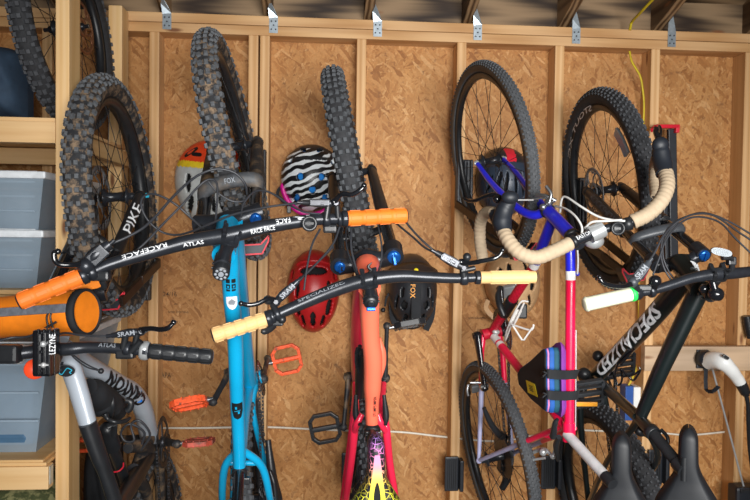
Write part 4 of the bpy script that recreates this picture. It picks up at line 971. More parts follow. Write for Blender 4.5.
m = MB(); m.bar(onb(sg*1.5, .06, .98), at(103, 283, 1.15), .02, .008, tocam(p0), bev=.003); part('orange_tab', m, M['orange_cloth'], t)

# ---------------------------------------------------------------- teal mountain bike
B = root('bicycle', 'teal mountain bike with orange grips and orange pedals', 'bicycle', at(248, 640, .5), 'bikes hung by their front wheels')
AX = axle(12.5, -1.2); CB = at(235, 147, .62)
wheel(B, 'front_wheel', CB, AX, .372, .034, 'mtb', M['mudtyre'], disc=.09, hub=.11, kmat=M['mudtread'], text=[('MAXXIS', -.95, -.55, .0338, .338, .022, 'textgrey'), ('DHF', -1.30, -1.12, .0338, .338, .022, 'horange')])
crB = at(229, 219, 1.12); capB = at(222, 267, 1.325); sB = (capB-crB).normalized(); wB = AX*.068; dL, dR = CB-AX*.073, CB+AX*.073
m = MB()
for dd, s in ((dL, -1), (dR, 1)):
    cr_ = crB+wB*s; top = lin(dd, cr_, .64); m.tube([dd, lin(dd, top, .08), lin(dd, top, .3), top], [.015, .021, .023, .027], 16, flat=.85); m.ball(dd, .02)
    m.box(dd+V((0, 0, .0)), (.018, .05, .034), AX, cr_-dd, bev=.006)
a0, a1 = lin(dL, crB-wB, .72), lin(dR, crB+wB, .72); up_ = V((0, -.025, .035)); 
fk = part('fork', m, M['mudblack'], B)
m = MB(); ed = (a1-a0)*.10; P = [a0-ed-up_*.3, a0+up_*.7, (a0+a1)/2+up_, a1+up_*.7, a1+ed-up_*.3]; m.tube(P, [.016, .021, .019, .021, .016], 14, sm=True, flat=.55, ref=V((0, 0, 1))); link('fork_arch', m.mesh('fa', wloc(B)), dirty('dusty_grey_arch', '3d4044', '62574c', .5, .7, .55, 20), fk)
for s, dd in ((-1, dL), (1, dR)):
    m = MB(); m.tube([lin(dd, crB+wB*s, .62), crB+wB*s+sB*.02], .0175, 18); link('stanchion', m.mesh('stanchion', wloc(B)), M['blackgloss'], fk)
m = MB(); m.tube([crB-wB*1.2, crB-wB*.5+sB*.012, crB+sB*.02, crB+wB*.5+sB*.012, crB+wB*1.2], [.027, .024, .031, .024, .027], 14, sm=True); part('fork_crown', m, M['metalblack'], B)
for s in (-1, 1): topcap(B, crB+wB*s*1.0+sB*.03, sB, .0145, M['bluecap'] if s > 0 else M['black'], label='blue anodised fork cap' if s > 0 else None)
text_on('FOX', [a0+up_*1.0+V((0, -.022, 0)), a1+up_*1.0+V((0, -.022, 0))], .014, 0, tocam(a0), M['textgrey'], fk, .42, .62)
m = MB(); m.tube([crB+sB*.03, lin(crB, capB, .78)], [.0285, .0265], 20)
PB = pts((228, 232, 1.21), (230, 262, 1.20), (231, 290, 1.17), (235, 340, 1.10), (237, 400, 1.02), (239, 445, .96), (239.5, 471, .93)); RB = [.0235, .0215, .0205, .0195, .0185, .0175, .017]; m.tube(PB, RB, 18, sm=True)
m.tube(pts((232, 222, 1.16), (239, 290, .93), (244, 340, .75), (249, 382, .54)), [.026, .025, .025, .025], 18, sm=True)
bbB = at(250, 379, .48)
m.tube([bbB, at(244, 420, .72), at(240, 462, .92)], .0165, 16)
m.tube([bbB-AX*.04, bbB+AX*.04], .023, 18)
rwB = bbB+V((.012, .02, -.425)); AXr = axle(5, 2)
for s in (-1, 1):
    m.tube([bbB+AX*(.026*s)+V((0, 0, -.01)), bbB+AX*((.012 if s > 0 else .05)*s)+V((0, 0, -.12)), rwB+AXr*(.072*s)], [.012, .0105, .009], 12, sm=True)
    j = at(240, 450, .92); k_ = at(225 if s < 0 else 262, 467, .87); e = at(222.5 if s < 0 else 271, 503, .78)
    m.tube([j+V((0, .01, 0)), k_, e, lin(e, rwB+AXr*(.072*s), .6), rwB+AXr*(.072*s)], [.0115, .0115, .0105, .009, .009], 12, sm=True)
m.tube([at(228, 463, .88), at(258, 463, .88)], .008, 10)
fr = part('frame', m, M['teal'], B)
for s, px, w in (('BLUE', 226.5, .0), ('TRAIL', 232.5, 0)):
    text_on(s, pts((px, 287, 1.172), (px-.8, 275, 1.187)), .0135, 0, tocam(at(229, 280, 1.2)), M['textblack'], fr, 0, 1) if False else None
def decal(o, py, mat, par, name='decal', lift=0.):
    (c, R), (c2, _), (c3, _) = tubept(PB, RB, py), tubept(PB, RB, py-4), tubept(PB, RB, py+4); m = MB(); vs = []
    y = (c2-c3).normalized(); n = tocam(c); n = (n-y*n.dot(y)).normalized(); x = y.cross(n); R = R+lift
    k = len(o); ys = [p[1] for p in o]; y0, y1 = min(ys), max(ys); NR, NC = 14, 9; vs = []
    for r in range(NR+1):
        yy = lin(y0+1e-6, y1-1e-6, r/NR); xs = []
        for q in range(k):
            a_, b_ = o[q], o[(q+1) % k]
            if (a_[1]-yy)*(b_[1]-yy) <= 0 and a_[1] != b_[1]: xs.append(lin(a_[0], b_[0], (yy-a_[1])/(b_[1]-a_[1])))
        for cidx in range(NC):
            q = lin(min(xs), max(xs), cidx/(NC-1))/R; q = max(-1.3, min(1.3, q)); vs.append(c+x*(R*math.sin(q))+y*yy+n*(R*math.cos(q)+.0009))
    m.add(vs, [[r*NC+i_, r*NC+i_+1, (r+1)*NC+i_+1, (r+1)*NC+i_] for r in range(NR) for i_ in range(NC-1)], 0, False); return link(name, m.mesh(name, wloc(par.parent)), mat, par)
c0 = 281
def onB(py): return py
for x0, x1 in ((-.0115, -.0015), (.002, .0125)):
    for y0, y1 in ((.006, .017), (-.009, .003), (-.0165, -.011)): decal([(x0, y0), (x1, y0), (x1, y1), (x0, y1)], c0, M['textblack'], fr, 'lettering')
    decal([(x0*.5+x1*.5-.002, -.006), (x0*.5+x1*.5+.002, -.006), (x0*.5+x1*.5+.002, -.001), (x0*.5+x1*.5-.002, -.001)], c0, M['teal'], fr, 'lettering', .0006)
o = [(-.014, .017), (-.007, .019), (.007, .019), (.014, .017), (.0145, 0), (.012, -.010), (.006, -.017), (0, -.019), (-.006, -.017), (-.012, -.010), (-.0145, 0)]
decal(o, onB(298.5), M['textwhite'], fr, 'badge'); decal([(0, .010), (.009, .001), (.005, -.008), (-.009, -.006), (-.008, .002)], onB(297.5), M['textgrey'], fr, 'badge_mark', .0006)
o = [(-.0125, .022), (.0125, .022), (.0125, 0), (.008, -.018), (0, -.022), (-.008, -.018), (-.0125, 0)]; o = [(x*1.25, y*1.2) for x, y in o]; decal(o, onB(407), M['textblack'], fr, 'badge')
decal([(-.006, .012), (-.001, .012), (-.001, .004), (-.006, .004)], onB(406), M['teal'], fr, 'badge_mark', .0006); decal([(.001, -.003), (.006, -.003), (.006, -.011), (.001, -.011)], onB(406), M['teal'], fr, 'badge_mark', .0006)
decal([(-.0085, .001), (.0085, .005), (.0085, .003), (-.0085, -.001)], onB(407), M['teal'], fr, 'badge_mark', .0006)
m = MB(); c_ = at(239.5, 472, .935); dd = (at(239.5, 471, .93)-at(239, 445, .96)).normalized(); m.lathe([(.017, -.012), (.0215, -.010), (.0215, .010), (.017, .012)], c_, V((0, -.8, -.6)), 22, closed=True); m.box(c_+V((.02, -.01, -.02)), (.02, .02, .02), bev=.004); part('seat_clamp', m, M['black'], B)
tpB = at(237.5, 500, 1.05); m = MB(); m.tube([at(239.5, 470, .93), tpB, tpB+V((0, -.12, -.08))], .0155, 16); part('seatpost', m, M['blackgloss'], B)
saddle(B, tpB+V((0, -.16, .02)), V((0, -.1, -1)), V((0, -1, .1)))
rw = wheel(B, 'rear_wheel', rwB, AXr, .372, .029, 'mtb', M['dusttyre'], hub=.13, cassette=.085)
part('chainring', teeth_ring(.062, .047, 30, at(261, 378, .47), AX), M['dksteel'], B)
q = rwB+AXr*.032; chain(B, [at(261, 378, .47)+V((0, -.06, 0)), q+V((0, -.045, 0))], AX); chain(B, [at(261, 378, .47)+V((0, .06, 0)), q+V((0, .06, -.08))], AX)
derailleur(B, q+V((0.0, .03, -.03)), q+V((0, .05, .05)), AXr)
m = MB(); m.tube([at(268, 440, .55), at(272, 475, .56), at(277, 500, .55)], [.010, .016, .02], 10, sm=True); m.tube(pts((270, 470, .57), (274, 482, .57), (276, 500, .57)), [.012, .02, .022], 12, sm=True, flat=.6); part('chain_guide', m, M['black'], B)
crk = crank(B, at(263, 379, .47), at(267.5, 358.5, .315), AX); pedal(crk, at(287, 359.5, .315), AX, V((0, -.12, 1)), (.104, .112), M['orange_ped'])
crk = crank(B, at(229, 373, .49), at(213, 402, .635), AX); pedal(crk, at(190, 403.5, .635), -AX, V((0, -1, .50)), (.110, .105), M['orange_ped'], .020)
# bar
Pb = pts((18, 302, 1.455), (83, 276, 1.42), (110, 264.5, 1.40), (150, 252.5, 1.38), (190, 241.5, 1.365), (232, 234.5, 1.36), (262, 227.5, 1.355), (290, 223, 1.345), (318, 219.5, 1.335), (347, 218.5, 1.325), (406, 215.5, 1.30))
bar = handlebar(B, Pb, ci=(5,), r0=.0118, rc=.0175)
grip(bar, at(19, 301.8, 1.455), at(81, 276.6, 1.421), M['orange_rub'], .0168, 4); grip(bar, at(406, 215.5, 1.30), at(347, 218.5, 1.325), M['orange_rub'], .0168, 4)
tc = tocam(Pb[5])
text_on('RACE FACE', [Pb[7], Pb[6], Pb[5]][::-1], .0105, .0165, tc+V((0, 0, -.25)), M['textwhite'], bar, .32, .72)
text_on('ATLAS', [Pb[4]-(Pb[5]-Pb[4])*.15, Pb[5]], .0085, .0160, tc+V((0, 0, -.35)), M['textwhite'], bar, .0, .42)
text_on('FACE', [Pb[7], Pb[6]], .0125, .0146, tc+V((0, 0, .55)), M['textwhite'], bar, .0, .5); text_on('R', [Pb[8], Pb[7]], .010, .0136, tc+V((0, 0, .7)), M['textwhite'], bar, .3, .9)
text_on('RACEFACE', [Pb[4], Pb[3], Pb[2]], .0105, .0146, tc+V((0, 0, .5)), M['textwhite'], bar, .28, .84)
stem(B, at(222.5, 262, 1.315), at(230, 237, 1.355), sB)
m = MB(); c_ = capB+sB*.028; m.lathe([(0, .004), (.016, .003), (.0185, 0), (.0185, -.03)], c_, sB, 24); st = part('steerer_cap', m, M['black'], B)
m = MB(); x, y, z = basis(sB)
for k in range(8): a = 2*PI*k/8; m.lathe([(0, .0008), (.0032, .0004), (.0034, -.001)], c_+z*.0042+(x*math.cos(a)+y*math.sin(a))*.0115, z, 8)
m.lathe([(.004, 0), (.006, .0006), (.0062, -.001)], c_+z*.0042, z, 14); link('cap_print', m.mesh('k', wloc(B)), M['textgrey'], st)
d0 = (Pb[8]-Pb[7]).normalized()
clamp(bar, at(326, 219.5, 1.333), d0, w=.016); clamp(bar, at(339, 219, 1.328), d0, w=.010); clamp(bar, at(92, 272.5, 1.415), (Pb[2]-Pb[1]), w=.016)
lever(bar, pts((336, 203, 1.345), (322, 203.5, 1.345), (303, 202.5, 1.34)), pts((334, 202, 1.35), (342, 194, 1.365), (352, 194.5, 1.375), (360, 190, 1.38), (364, 185.5, 1.38)), .0095, M['dksteel'])
m = MB(); m.tube(pts((326, 219, 1.345), (328, 206, 1.345)), .007, 10); m.tube(pts((338, 218, 1.34), (337, 205, 1.345)), .006, 10); m.box(at(330, 229, 1.33), (.03, .018, .022), RGT, UPV, bev=.005); part('shift_lever', m, M['black'], bar)
m = MB(); c_ = at(309.5, 223.5, 1.365); n_ = tocam(c_); m.lathe([(0, .002), (.010, .002), (.0115, .0045), (.016, .0045), (.0175, .002), (.0175, -.008)], c_, n_, 26); m.box(c_+n_*.003, (.018, .005, .003), RGT, UPV); m.tube([c_-n_*.008, c_-n_*.03], .008, 10); part('computer_mount', m, M['black'], B)
lever(bar, pts((86, 266, 1.425), (96, 255, 1.425), (110, 244, 1.42)), pts((84, 264, 1.43), (72, 265, 1.45), (60, 264.5, 1.46), (55, 260, 1.465), (54.5, 253, 1.465), (58, 251.5, 1.465)), .017, M['metalblack'])
m = MB(); m.tube(pts((92, 272, 1.42), (88, 264, 1.425)), .008, 10); m.box(at(98, 276, 1.41), (.05, .02, .022), RGT, UPV, bev=.005); m.tube(pts((102, 280, 1.41), (104, 287, 1.40), (98, 290, 1.39)), [.007, .006, .004], 8, sm=True); part('shift_lever', m, M['black'], bar)
cablep(B, pts((303, 202.5, 1.34), (285, 204.5, 1.33), (262, 208, 1.32), (235, 214, 1.30), (212, 223, 1.28), (190, 232, 1.26), (175, 235, 1.25), (160, 231, 1.25), (147, 219, 1.26), (141, 204, 1.27), (146, 195, 1.28), (158, 195, 1.29), (175, 204, 1.29), (190, 217, 1.28), (200, 226, 1.26)), .0026, M['cable'])
cablep(B, pts((110, 244, 1.42), (125, 238, 1.41), (143, 228, 1.39), (158, 214, 1.36), (172, 198, 1.33), (190, 181, 1.29), (205, 172, 1.27), (219, 169, 1.26), (235, 173, 1.25), (245, 184, 1.24), (247, 194, 1.22)), .003)
cablep(B, pts((108, 272, 1.39), (125, 260, 1.39), (145, 243, 1.37), (165, 222, 1.34), (182, 205, 1.32), (196, 189, 1.30), (207, 180, 1.29), (215, 181, 1.28), (217.5, 190, 1.27), (216, 215, 1.25), (215, 222, 1.24)), .0026)
cablep(B, pts((208, 181, 1.27), (218, 193, 1.26), (232, 201, 1.25), (243, 201, 1.25), (250, 195, 1.26), (256, 191, 1.27), (265, 191, 1.28), (275, 195, 1.29), (290, 205, 1.31), (304, 212, 1.33), (320, 214, 1.34)), .0024)
cablep(B, pts((250, 195, 1.26), (243, 205, 1.25), (241, 217, 1.24)), .0024)
cablep(B, pts((320, 229, 1.33), (312, 245, 1.31), (307, 268, 1.29), (304, 290, 1.28)), .0024); cablep(B, pts((340, 226, 1.33), (333, 244, 1.31), (318, 262, 1.29), (300, 280, 1.27)), .0024)
# ---------------------------------------------------------------- orange mountain bike
C = root('bicycle', 'orange and hot pink mountain bike with sand grips and a patterned saddle', 'bicycle', at(370, 640, .5), 'bikes hung by their front wheels')
AX = axle(11.5, -5); CC = at(352, 174, .50)
wheel(C, 'front_wheel', CC, AX, .368, .033, 'mtb', M['tyre'], disc=.09, hub=.11, text=[('MAXXIS', -2.6, -2.1, .033, .334, .02, 'labelyellow')])
crC = at(366.5, 258, 1.0); capC = at(371, 302, 1.215); sC = (capC-crC).normalized(); wC = (at(393, 252, 1.0)-at(340, 264, 1.0))/2; wC = wC-sC*wC.dot(sC); dL, dR = CC-AX*.068, CC+AX*.068
m = MB()
for dd, s in ((dL, -1), (dR, 1)):
    cr_ = crC+wC*s; top = lin(dd, cr_, .66); m.tube([dd, lin(dd, top, .08), lin(dd, top, .3), top], [.015, .020, .021, .0245], 16, flat=.85); m.ball(dd, .019)
    m.box(dd, (.018, .045, .032), AX, cr_-dd, bev=.006)
a0, a1 = lin(dL, crC-wC, .58), lin(dR, crC+wC, .58); up_ = V((0, .055, -.055)); m.tube([a0, a0+up_*.8, (a0+a1)/2+up_, a1+up_*.8, a1], .014, 12, sm=True, flat=.7)
fk = part('fork', m, M['black'], C)
for s, dd in ((-1, dL), (1, dR)):
    m = MB(); m.tube([lin(dd, crC+wC*s, .64), crC+wC*s+sC*.015], .0172, 18); link('stanchion', m.mesh('st', wloc(C)), M['blackgloss'], fk)
m = MB(); m.tube([crC-wC*1.05+sC*.01, crC-wC*.6+V((0, 0, -.012)), crC+V((0, 0, -.004)), crC+wC*.6+V((0, 0, -.012)), crC+wC*1.05+sC*.01], [.024, .023, .030, .023, .024], 14, sm=True)
for s in (-1, 1): m.tube([crC+wC*s-sC*.03, crC+wC*s+sC*.022], [.028, .0265], 22)
part('fork_crown', m, M['metalblack'], C)
topcap(C, crC+wC+sC*.026, sC, .0185, M['bluecap'], label='blue anodised fork cap'); topcap(C, crC-wC+sC*.026, sC, .0155, M['bluecap'], label='blue anodised fork cap')
m = MB(); m.box(crC+wC+sC*.034, (.009, .036, .010), wC, UPV, bev=.003); part('damper_lever', m, M['bluecap'], C)
# frame
bbC = at(368, 378, .45); m = MB()
m.tube([crC+sC*.028, crC+sC*.036, crC+sC*.045, crC+sC*.08, lin(crC, capC, .72)], [.020, .030, .0345, .034, .028], 20)
PC = pts((369.5, 274, 1.09), (369.5, 300, 1.09), (370.5, 335, 1.05), (373, 360, 1.02), (372.5, 385, .99), (372, 405, .965), (372, 429, .94)); RC = [.029, .0285, .0265, .028, .0265, .0215, .019]; m.tube(PC, RC, 20, sm=True, flat=.9)
fr = part('frame', m, M['coral'], C)
m = MB(); m.tube(pts((379, 338, 1.0), (381.5, 352, .99), (382, 364, .98), (378, 385, .96)), [.006, .012, .011, .005], 12, sm=True); link('shock_mount', m.mesh('a', wloc(C)), M['coral'], fr)
m = MB(); m.tube(pts((364, 282, 1.04), (361, 310, .90), (359, 345, .70), (360, 378, .50)), [.028, .030, .030, .032], 18, sm=True, flat=.9)
m.tube([bbC-AX*.045, bbC+AX*.045], .024, 18)
link('down_tube', m.mesh('b', wloc(C)), M['pink'], fr, 'hot pink down tube')
text_on('STUMPJUMPER', [tubept(PC, RC, 411)[0], tubept(PC, RC, 401)[0], tubept(PC, RC, 391)[0]], .008, .0262, tocam(at(376, 400, .97))+V((.25, 0, 0)), M['textblack'], fr)
p = at(369.5, 268, 1.13); m = MB(); m.tube([p+tocam(p)*.024+RGT*x+UPV*y for x, y in ((-.006, -.014), (.004, -.006), (-.003, .003), (.006, .014))], [.002, .004, .004, .0012], 8, sm=True, flat=.4); link('head_mark', m.mesh('c', wloc(C)), M['black'], fr)
AXr = axle(3, 1); rwC = bbC+V((0, .03, -.43)); m = MB()
for s in (-1, 1):
    px = (354.5, 351, 347.5) if s < 0 else (386, 389.5, 393)
    m.tube([at(354.5 if s < 0 else 384, 384, .62), at(355.5 if s < 0 else 382, 405, .74), at(px[0], 428, .80), at(px[1], 462, .74), at(px[2]-2*s*-1, 500, .66), rwC+AXr*(.073*s)], [.009, .0115, .0125, .012, .0115, .010], 14, sm=True)
    m.tube([at(px[0], 432, .80), at(357 if s < 0 else 381, 424, .83), at(362 if s < 0 else 378, 414, .83)], [.009, .0105, .008], 12, sm=True)
    m.tube([bbC+AX*(.04*s), at(352.5 if s < 0 else 386, 425, .52), at(343 if s < 0 else 391, 500, .47), rwC+AXr*(.075*s)], [.012, .012, .011, .010], 14, sm=True)
part('swingarm', m, M['pink'], C)
m = MB(); m.tube(pts((364, 352, .96), (361, 372, .85), (360, 395, .74)), [.012, .018, .016], 14, sm=True); m.tube(pts((360, 346, .95), (357.5, 360, .9), (358, 378, .82)), [.006, .008, .006], 10, sm=True)
for k in range(3): m.tube([p + V((0, 0, .006*k)) for p in pts((362, 358, .95), (357, 352, .93), (355.5, 362, .92), (359, 374, .9))], .0026, 7, sm=True)
part('rear_shock', m, M['black'], C)
m = MB(); 
for s in (-1, 1): m.tube(pts((356 if s < 0 else 384, 395, .80), (356 if s < 0 else 386, 415, .82), (360 if s < 0 else 385.5, 425, .84)), [.006, .010, .006], 10, sm=True)
parts('linkage', m, M['black'], C)
rw = wheel(C, 'rear_wheel', rwC, AXr, .372, .031, 'mtb', M['tyre'], hub=.14, cassette=.09)
part('chainring', teeth_ring(.062, .047, 30, bbC+AX*.055, AX), M['dksteel'], C)
q = rwC+AXr*.055; chain(C, [bbC+AX*.055+V((0, -.06, 0)), q+V((0, -.045, 0))], AX)
crk = crank(C, at(385, 378, .46), at(387, 326, .50), AX); pedal(crk, at(410, 324, .52), AX, V((0, -1, .25)), (.104, .105), M['black'], .02)
crk = crank(C, at(348.5, 377, .46), at(343.5, 427, .50), AX); pedal(crk, at(325, 428, .475), -AX, V((0, -.1, 1)), (.104, .108), M['black'], .018, style='hex')
tpC = at(373.5, 452, 1.06); m = MB(); m.tube([at(372, 427, .935), lin(at(372, 427, .935), tpC, .8)], .0158, 16); part('seatpost', m, M['black'], C)
m = MB(); c_ = at(372.3, 432, .955); m.lathe([(.017, -.011), (.0235, -.009), (.0235, .009), (.017, .011)], c_, V((0, -.85, -.5)), 22, closed=True)
for s in (-1, 1): m.box(c_+V((.016*s, -.022, -.005)), (.010, .02, .03), bev=.003); m.cyl(c_+V((.010*s, -.03, .010)), c_+V((.010*s, -.03, -.02)), .004)
m.cyl(c_+V((-.02, -.03, 0)), c_+V((.02, -.03, 0)), .005); part('seat_clamp', m, M['black'], C)
saddle(C, at(377.3, 438.5, 1.13), V((.012, -.02, -1)), V((0, -1, .02)), L=.27, W=.148, NW=.042, mat=M['saddleprint'], cut=True, label='saddle with yellow to violet leaf pattern')
# bar
Pb = pts((213, 335.5, 1.27), (266, 319, 1.25), (290, 308.8, 1.24), (316, 297.5, 1.235), (340, 288, 1.235), (369, 279.5, 1.24), (400, 276, 1.24), (425, 277, 1.24), (455, 278.2, 1.24), (480, 277.5, 1.24), (535.5, 277, 1.24))
bar = handlebar(C, Pb, ci=(4, 5), r0=.0112, rc=.0172)
grip(bar, Pb[0], Pb[1], M['tan_rub'], .0172, 5, style='block'); grip(bar, Pb[-1], Pb[-2], M['tan_rub'], .0150, 1, style='block')
tc = tocam(Pb[4]); text_on('SPECIALIZED', Pb[2:6], .0075, .0160, tc+V((0, 0, .75)), M['textgrey'], bar, .12, .72)
stem(C, at(370.5, 296, 1.19), at(369, 280, 1.235), sC)
m = MB(); c_ = at(371, 303, 1.215); m.lathe([(0, .005), (.014, .004), (.0175, 0), (.0175, -.04)], c_, sC, 22); m.lathe([(.006, .007), (.010, .006), (.010, .003)], c_, sC, 16); part('steerer_cap', m, M['black'], C)
m = MB(); m.box(at(371, 309, 1.222), (.022, .010, .012), RGT, UPV, bev=.003); part('cap_bolt', m, M['bluecap'], C)
clamp(bar, at(464, 278, 1.24), RGT, w=.018); clamp(bar, at(277, 314, 1.245), Pb[2]-Pb[1], w=.014); clamp(bar, at(272, 316.5, 1.246), Pb[2]-Pb[1], w=.010)
lever(bar, pts((464, 268, 1.255), (451, 261, 1.255), (436, 252.5, 1.25)), pts((461, 262, 1.26), (470, 263, 1.275), (482, 261, 1.29), (494, 258.5, 1.30), (500, 254.5, 1.30), (502.5, 250, 1.30)), .0115, M['dksteel'], txt='CODE R', tflip=True)
m = MB(); m.tube(pts((464, 277, 1.25), (462, 266, 1.255)), .008, 10); m.ball(at(467, 257, 1.27), .010); m.cyl(at(461, 271, 1.26), at(475, 268, 1.26), .006); part('lever_mount', m, M['black'], bar)
lever(bar, pts((276, 302, 1.262), (285, 293, 1.265), (298, 281, 1.265)), pts((275, 301, 1.265), (268, 299, 1.28), (258, 303.5, 1.29), (249, 305, 1.295), (241, 303.5, 1.295)), .0105, M['metalblack'], txt='SRAM')
m = MB(); m.tube(pts((276, 312, 1.25), (272, 302, 1.262)), .008, 10); m.ball(at(268, 300, 1.27), .011); m.box(at(277, 322, 1.24), (.03, .018, .02), RGT, UPV, bev=.004); m.tube(pts((274, 325, 1.24), (270, 329, 1.25), (265, 331.5, 1.26), (261.5, 331, 1.265)), [.009, .0085, .0075, .005], 10, sm=True, flat=.7); part('shift_lever', m, M['black'], bar)
m = MB(); c_ = at(282, 319.5, 1.25); m.ball(c_, .010); part('dropper_button', m, M['black'], bar)
cablep(C, pts((435, 251.5, 1.25), (425, 243, 1.24), (415, 233, 1.22), (406, 222, 1.20), (402, 214, 1.18), (395, 214, 1.17)), .0027); cablep(C, pts((437, 254, 1.25), (424, 247, 1.22), (414, 238, 1.19), (403, 229, 1.16), (394, 222, 1.13), (385, 221, 1.12)), .0027)
cablep(C, pts((361, 284, 1.22), (356, 268, 1.20), (351.5, 250, 1.18), (351, 235, 1.16), (352.5, 222, 1.15)), .0028); cablep(C, pts((361, 285, 1.21), (354, 268, 1.18), (347.5, 250, 1.15), (346, 236, 1.12), (347, 222, 1.1)), .0024)
cablep(C, pts((376, 279, 1.2), (381, 262, 1.17), (381.5, 245, 1.15), (378, 225, 1.12)), .0024)
cablep(C, pts((298, 281, 1.265), (306, 273, 1.25), (318, 262, 1.24), (333, 247, 1.2)), .0026); 
cablep(C, pts((337, 192, 1.3), (348, 193, 1.3), (362, 187, 1.28), (370, 180, 1.25)), .002, name='brake_hose') if False else None

# ---------------------------------------------------------------- road bike
D = root('bicycle', 'blue and red drop bar bike with beige bar tape', 'bicycle', at(497, 640, .5), 'bikes hung by their front wheels')
AX = axle(11, 8.2); CD = at(490, 161, .43)
wheel(D, 'front_wheel', CD, AX, .352, .0205, 'gravel', M['greytyre'], hub=.095, side=True, nsp=28)
crD = at(547, 210, .80); htD = at(573, 237, .955); sD = (htD-crD).normalized(); m = MB()
dL, dR = CD-AX*.05, CD+AX*.05
m.tube([dL, at(490, 181, .53), at(504, 196, .63), at(522, 211, .72), at(535, 215, .77), crD], [.0085, .010, .0115, .013, .0145, .016], 16, sm=True)
m.tube([dR, at(517, 174, .53), at(527, 188, .62), at(540, 203, .72), at(547, 211, .77), crD], [.0085, .010, .0115, .013, .0145, .016], 16, sm=True)
fk = part('fork', m, M['blue'], D)
m = MB()
for dd in (dL, dR): m.ball(dd, .011, seg=12); m.cyl(dd-AX*.012, dd+AX*.012, .007)
parts('dropout', m, M['silver'], fk)
m = MB(); m.tube([crD+sD*.012, htD-sD*.012], .0195, 22)
m.tube(pts((570, 240, .94), (570.5, 271, .935)), .0142, 18)
m.tube([at(553, 218, .83), at(536, 262, .70)], .0165, 18)
fr = part('frame', m, M['blue'], D)
m = MB()
for c_ in (crD+sD*.004, htD-sD*.004): m.lathe([(.016, -.009), (.0225, -.007), (.0235, .002), (.0225, .008), (.016, .009)], c_, sD, 22)
parts('headset', m, M['black'], D)
c_ = lin(crD, htD, .5)
p = c_+tocam(c_)*.0205; bx = (htD-crD).normalized(); by = tocam(c_).cross(bx).normalized()
m = MB(); m.tube([p+bx*x+by*y+tocam(c_)*(-.0186+math.sqrt(max(0, .0206**2-y*y))) for x, y in ((-.012, .002), (-.004, .010), (.004, .006), (.0, -.003), (.008, -.008), (.018, -.003), (.026, -.010))], [.0015, .0035, .003, .003, .003, .0035, .001], 8, sm=True, flat=.4); link('head_mark', m.mesh('b', wloc(D)), M['textwhite'], fr)
m = MB(); m.tube(pts((570.5, 271, .935), (570.6, 280, .935)), .01425, 18); m.tube([at(536, 262, .70), at(533.5, 267, .685)], .0166, 18); parts('white_band', m, M['white'], fr)
bbD = at(491, 333, .39); scD = at(569, 431, .93); m = MB()
m.tube(pts((570.6, 280, .935), (570, 350, .93), (569, 436, .93)), .0142, 18)
m.tube([bbD, scD], [.0145, .0145], 18); m.tube([at(569, 422, .93), at(569, 441, .93)], .0185, 18)
link('red_tubes', m.mesh('d', wloc(D)), M['red'], fr, 'bright red top tube and seat tube')
m = MB(); m.tube([at(533.5, 267, .685), bbD], .0165, 18); m.tube([bbD-AX*.036, bbD+AX*.036], .0205, 20); link('worn_red_tube', m.mesh('e', wloc(D)), M['darkred'], fr, 'scuffed red down tube')
AXr = axle(9, 6.7); rwD = at(496, 457, .42); m, m2 = MB(), MB()
dL2, dR2 = rwD-AXr*.066, rwD+AXr*.066
for s, dd in ((-1, dL2), (1, dR2)):
    p0 = bbD+AX*(.03*s); p1 = lin(p0, dd, .42); m.tube([p0, lin(p0, dd, .15)+AX*.006*s, p1], [.0105, .0105, .0098], 14); m2.tube([p1, dd], [.0098, .007], 14)
    p0 = scD+AXr*(.022*s)+V((0, .02, -.012)); p0 = at(563, 426, .90) if s < 0 else at(574, 428, .88); p1 = lin(p0, dd, .46); m.tube([p0, p1], [.0095, .0088], 14); m2.tube([p1, dd], [.0088, .0068], 14)
m.tube([at(541, 435, .80), at(553, 438, .80)], .006, 10)
parts('red_stay', m, M['red'], fr); 
for dd in (dL2, dR2): m2.ball(dd, .011, seg=12)
parts('lavender_stay', m2, M['lav'], fr, 'lavender lower end of a frame stay')
p0, p1 = lin(bbD, scD, .05), lin(bbD, scD, .17); m = MB(); m.tube([p0, p1], .01465, 18); link('white_decal', m.mesh('h', wloc(D)), M['white'], fr)
m = MB(); m.tube([lin(p0, p1, .62), lin(p0, p1, .74)], .0148, 18); link('red_line', m.mesh('i', wloc(D)), M['red'], fr)
m = MB(); q0, q1 = at(496, 334, .42), at(500, 327, .45); m.ball(at(496, 332, .42)+tocam(q0)*.01, (.014, .010, .010)); link('cable_guide', m.mesh('j', wloc(D)), M['worn'], fr)
wheel(D, 'rear_wheel', rwD, AXr, .352, .0205, 'gravel', M['greytyre'], hub=.12, cassette=.085, side=True)
spD = at(606, 477, 1.10); m = MB(); m.tube([at(567, 434, .93), spD], .0145, 18); sp_ = part('seatpost', m, plain('scuffed_light_grey', 'cfcfd0', .4, .15, .12, 50), D)
p0, p1 = lin(at(567, 434, .93), spD, .55), lin(at(567, 434, .93), spD, .86); m = MB(); c_ = (p0+p1)/2+tocam(p1)*.0142; m.box(c_, ((p1-p0).length, .008, .004), p1-p0, tocam(p1).cross(p1-p0), bev=.001); link('dark_scale', m.mesh('k', wloc(D)), M['black'], sp_)
m = MB(); m.tube([lin(at(567, 434, .93), spD, .97), spD+(spD-at(567, 434, .93)).normalized()*.03], .0155, 16); part('saddle_clamp', m, M['black'], D)
m = MB(); c_ = at(557, 426, .93); m.tube(pts((553, 437, .93), (555, 424, .96), (557.5, 419, .97)), [.010, .008, .005], 10, sm=True); m.tube(pts((559, 437, .94), (556, 446, .90), (558, 460, .85)), [.008, .009, .006], 10, sm=True); part('rear_brake', m, M['black'], D)
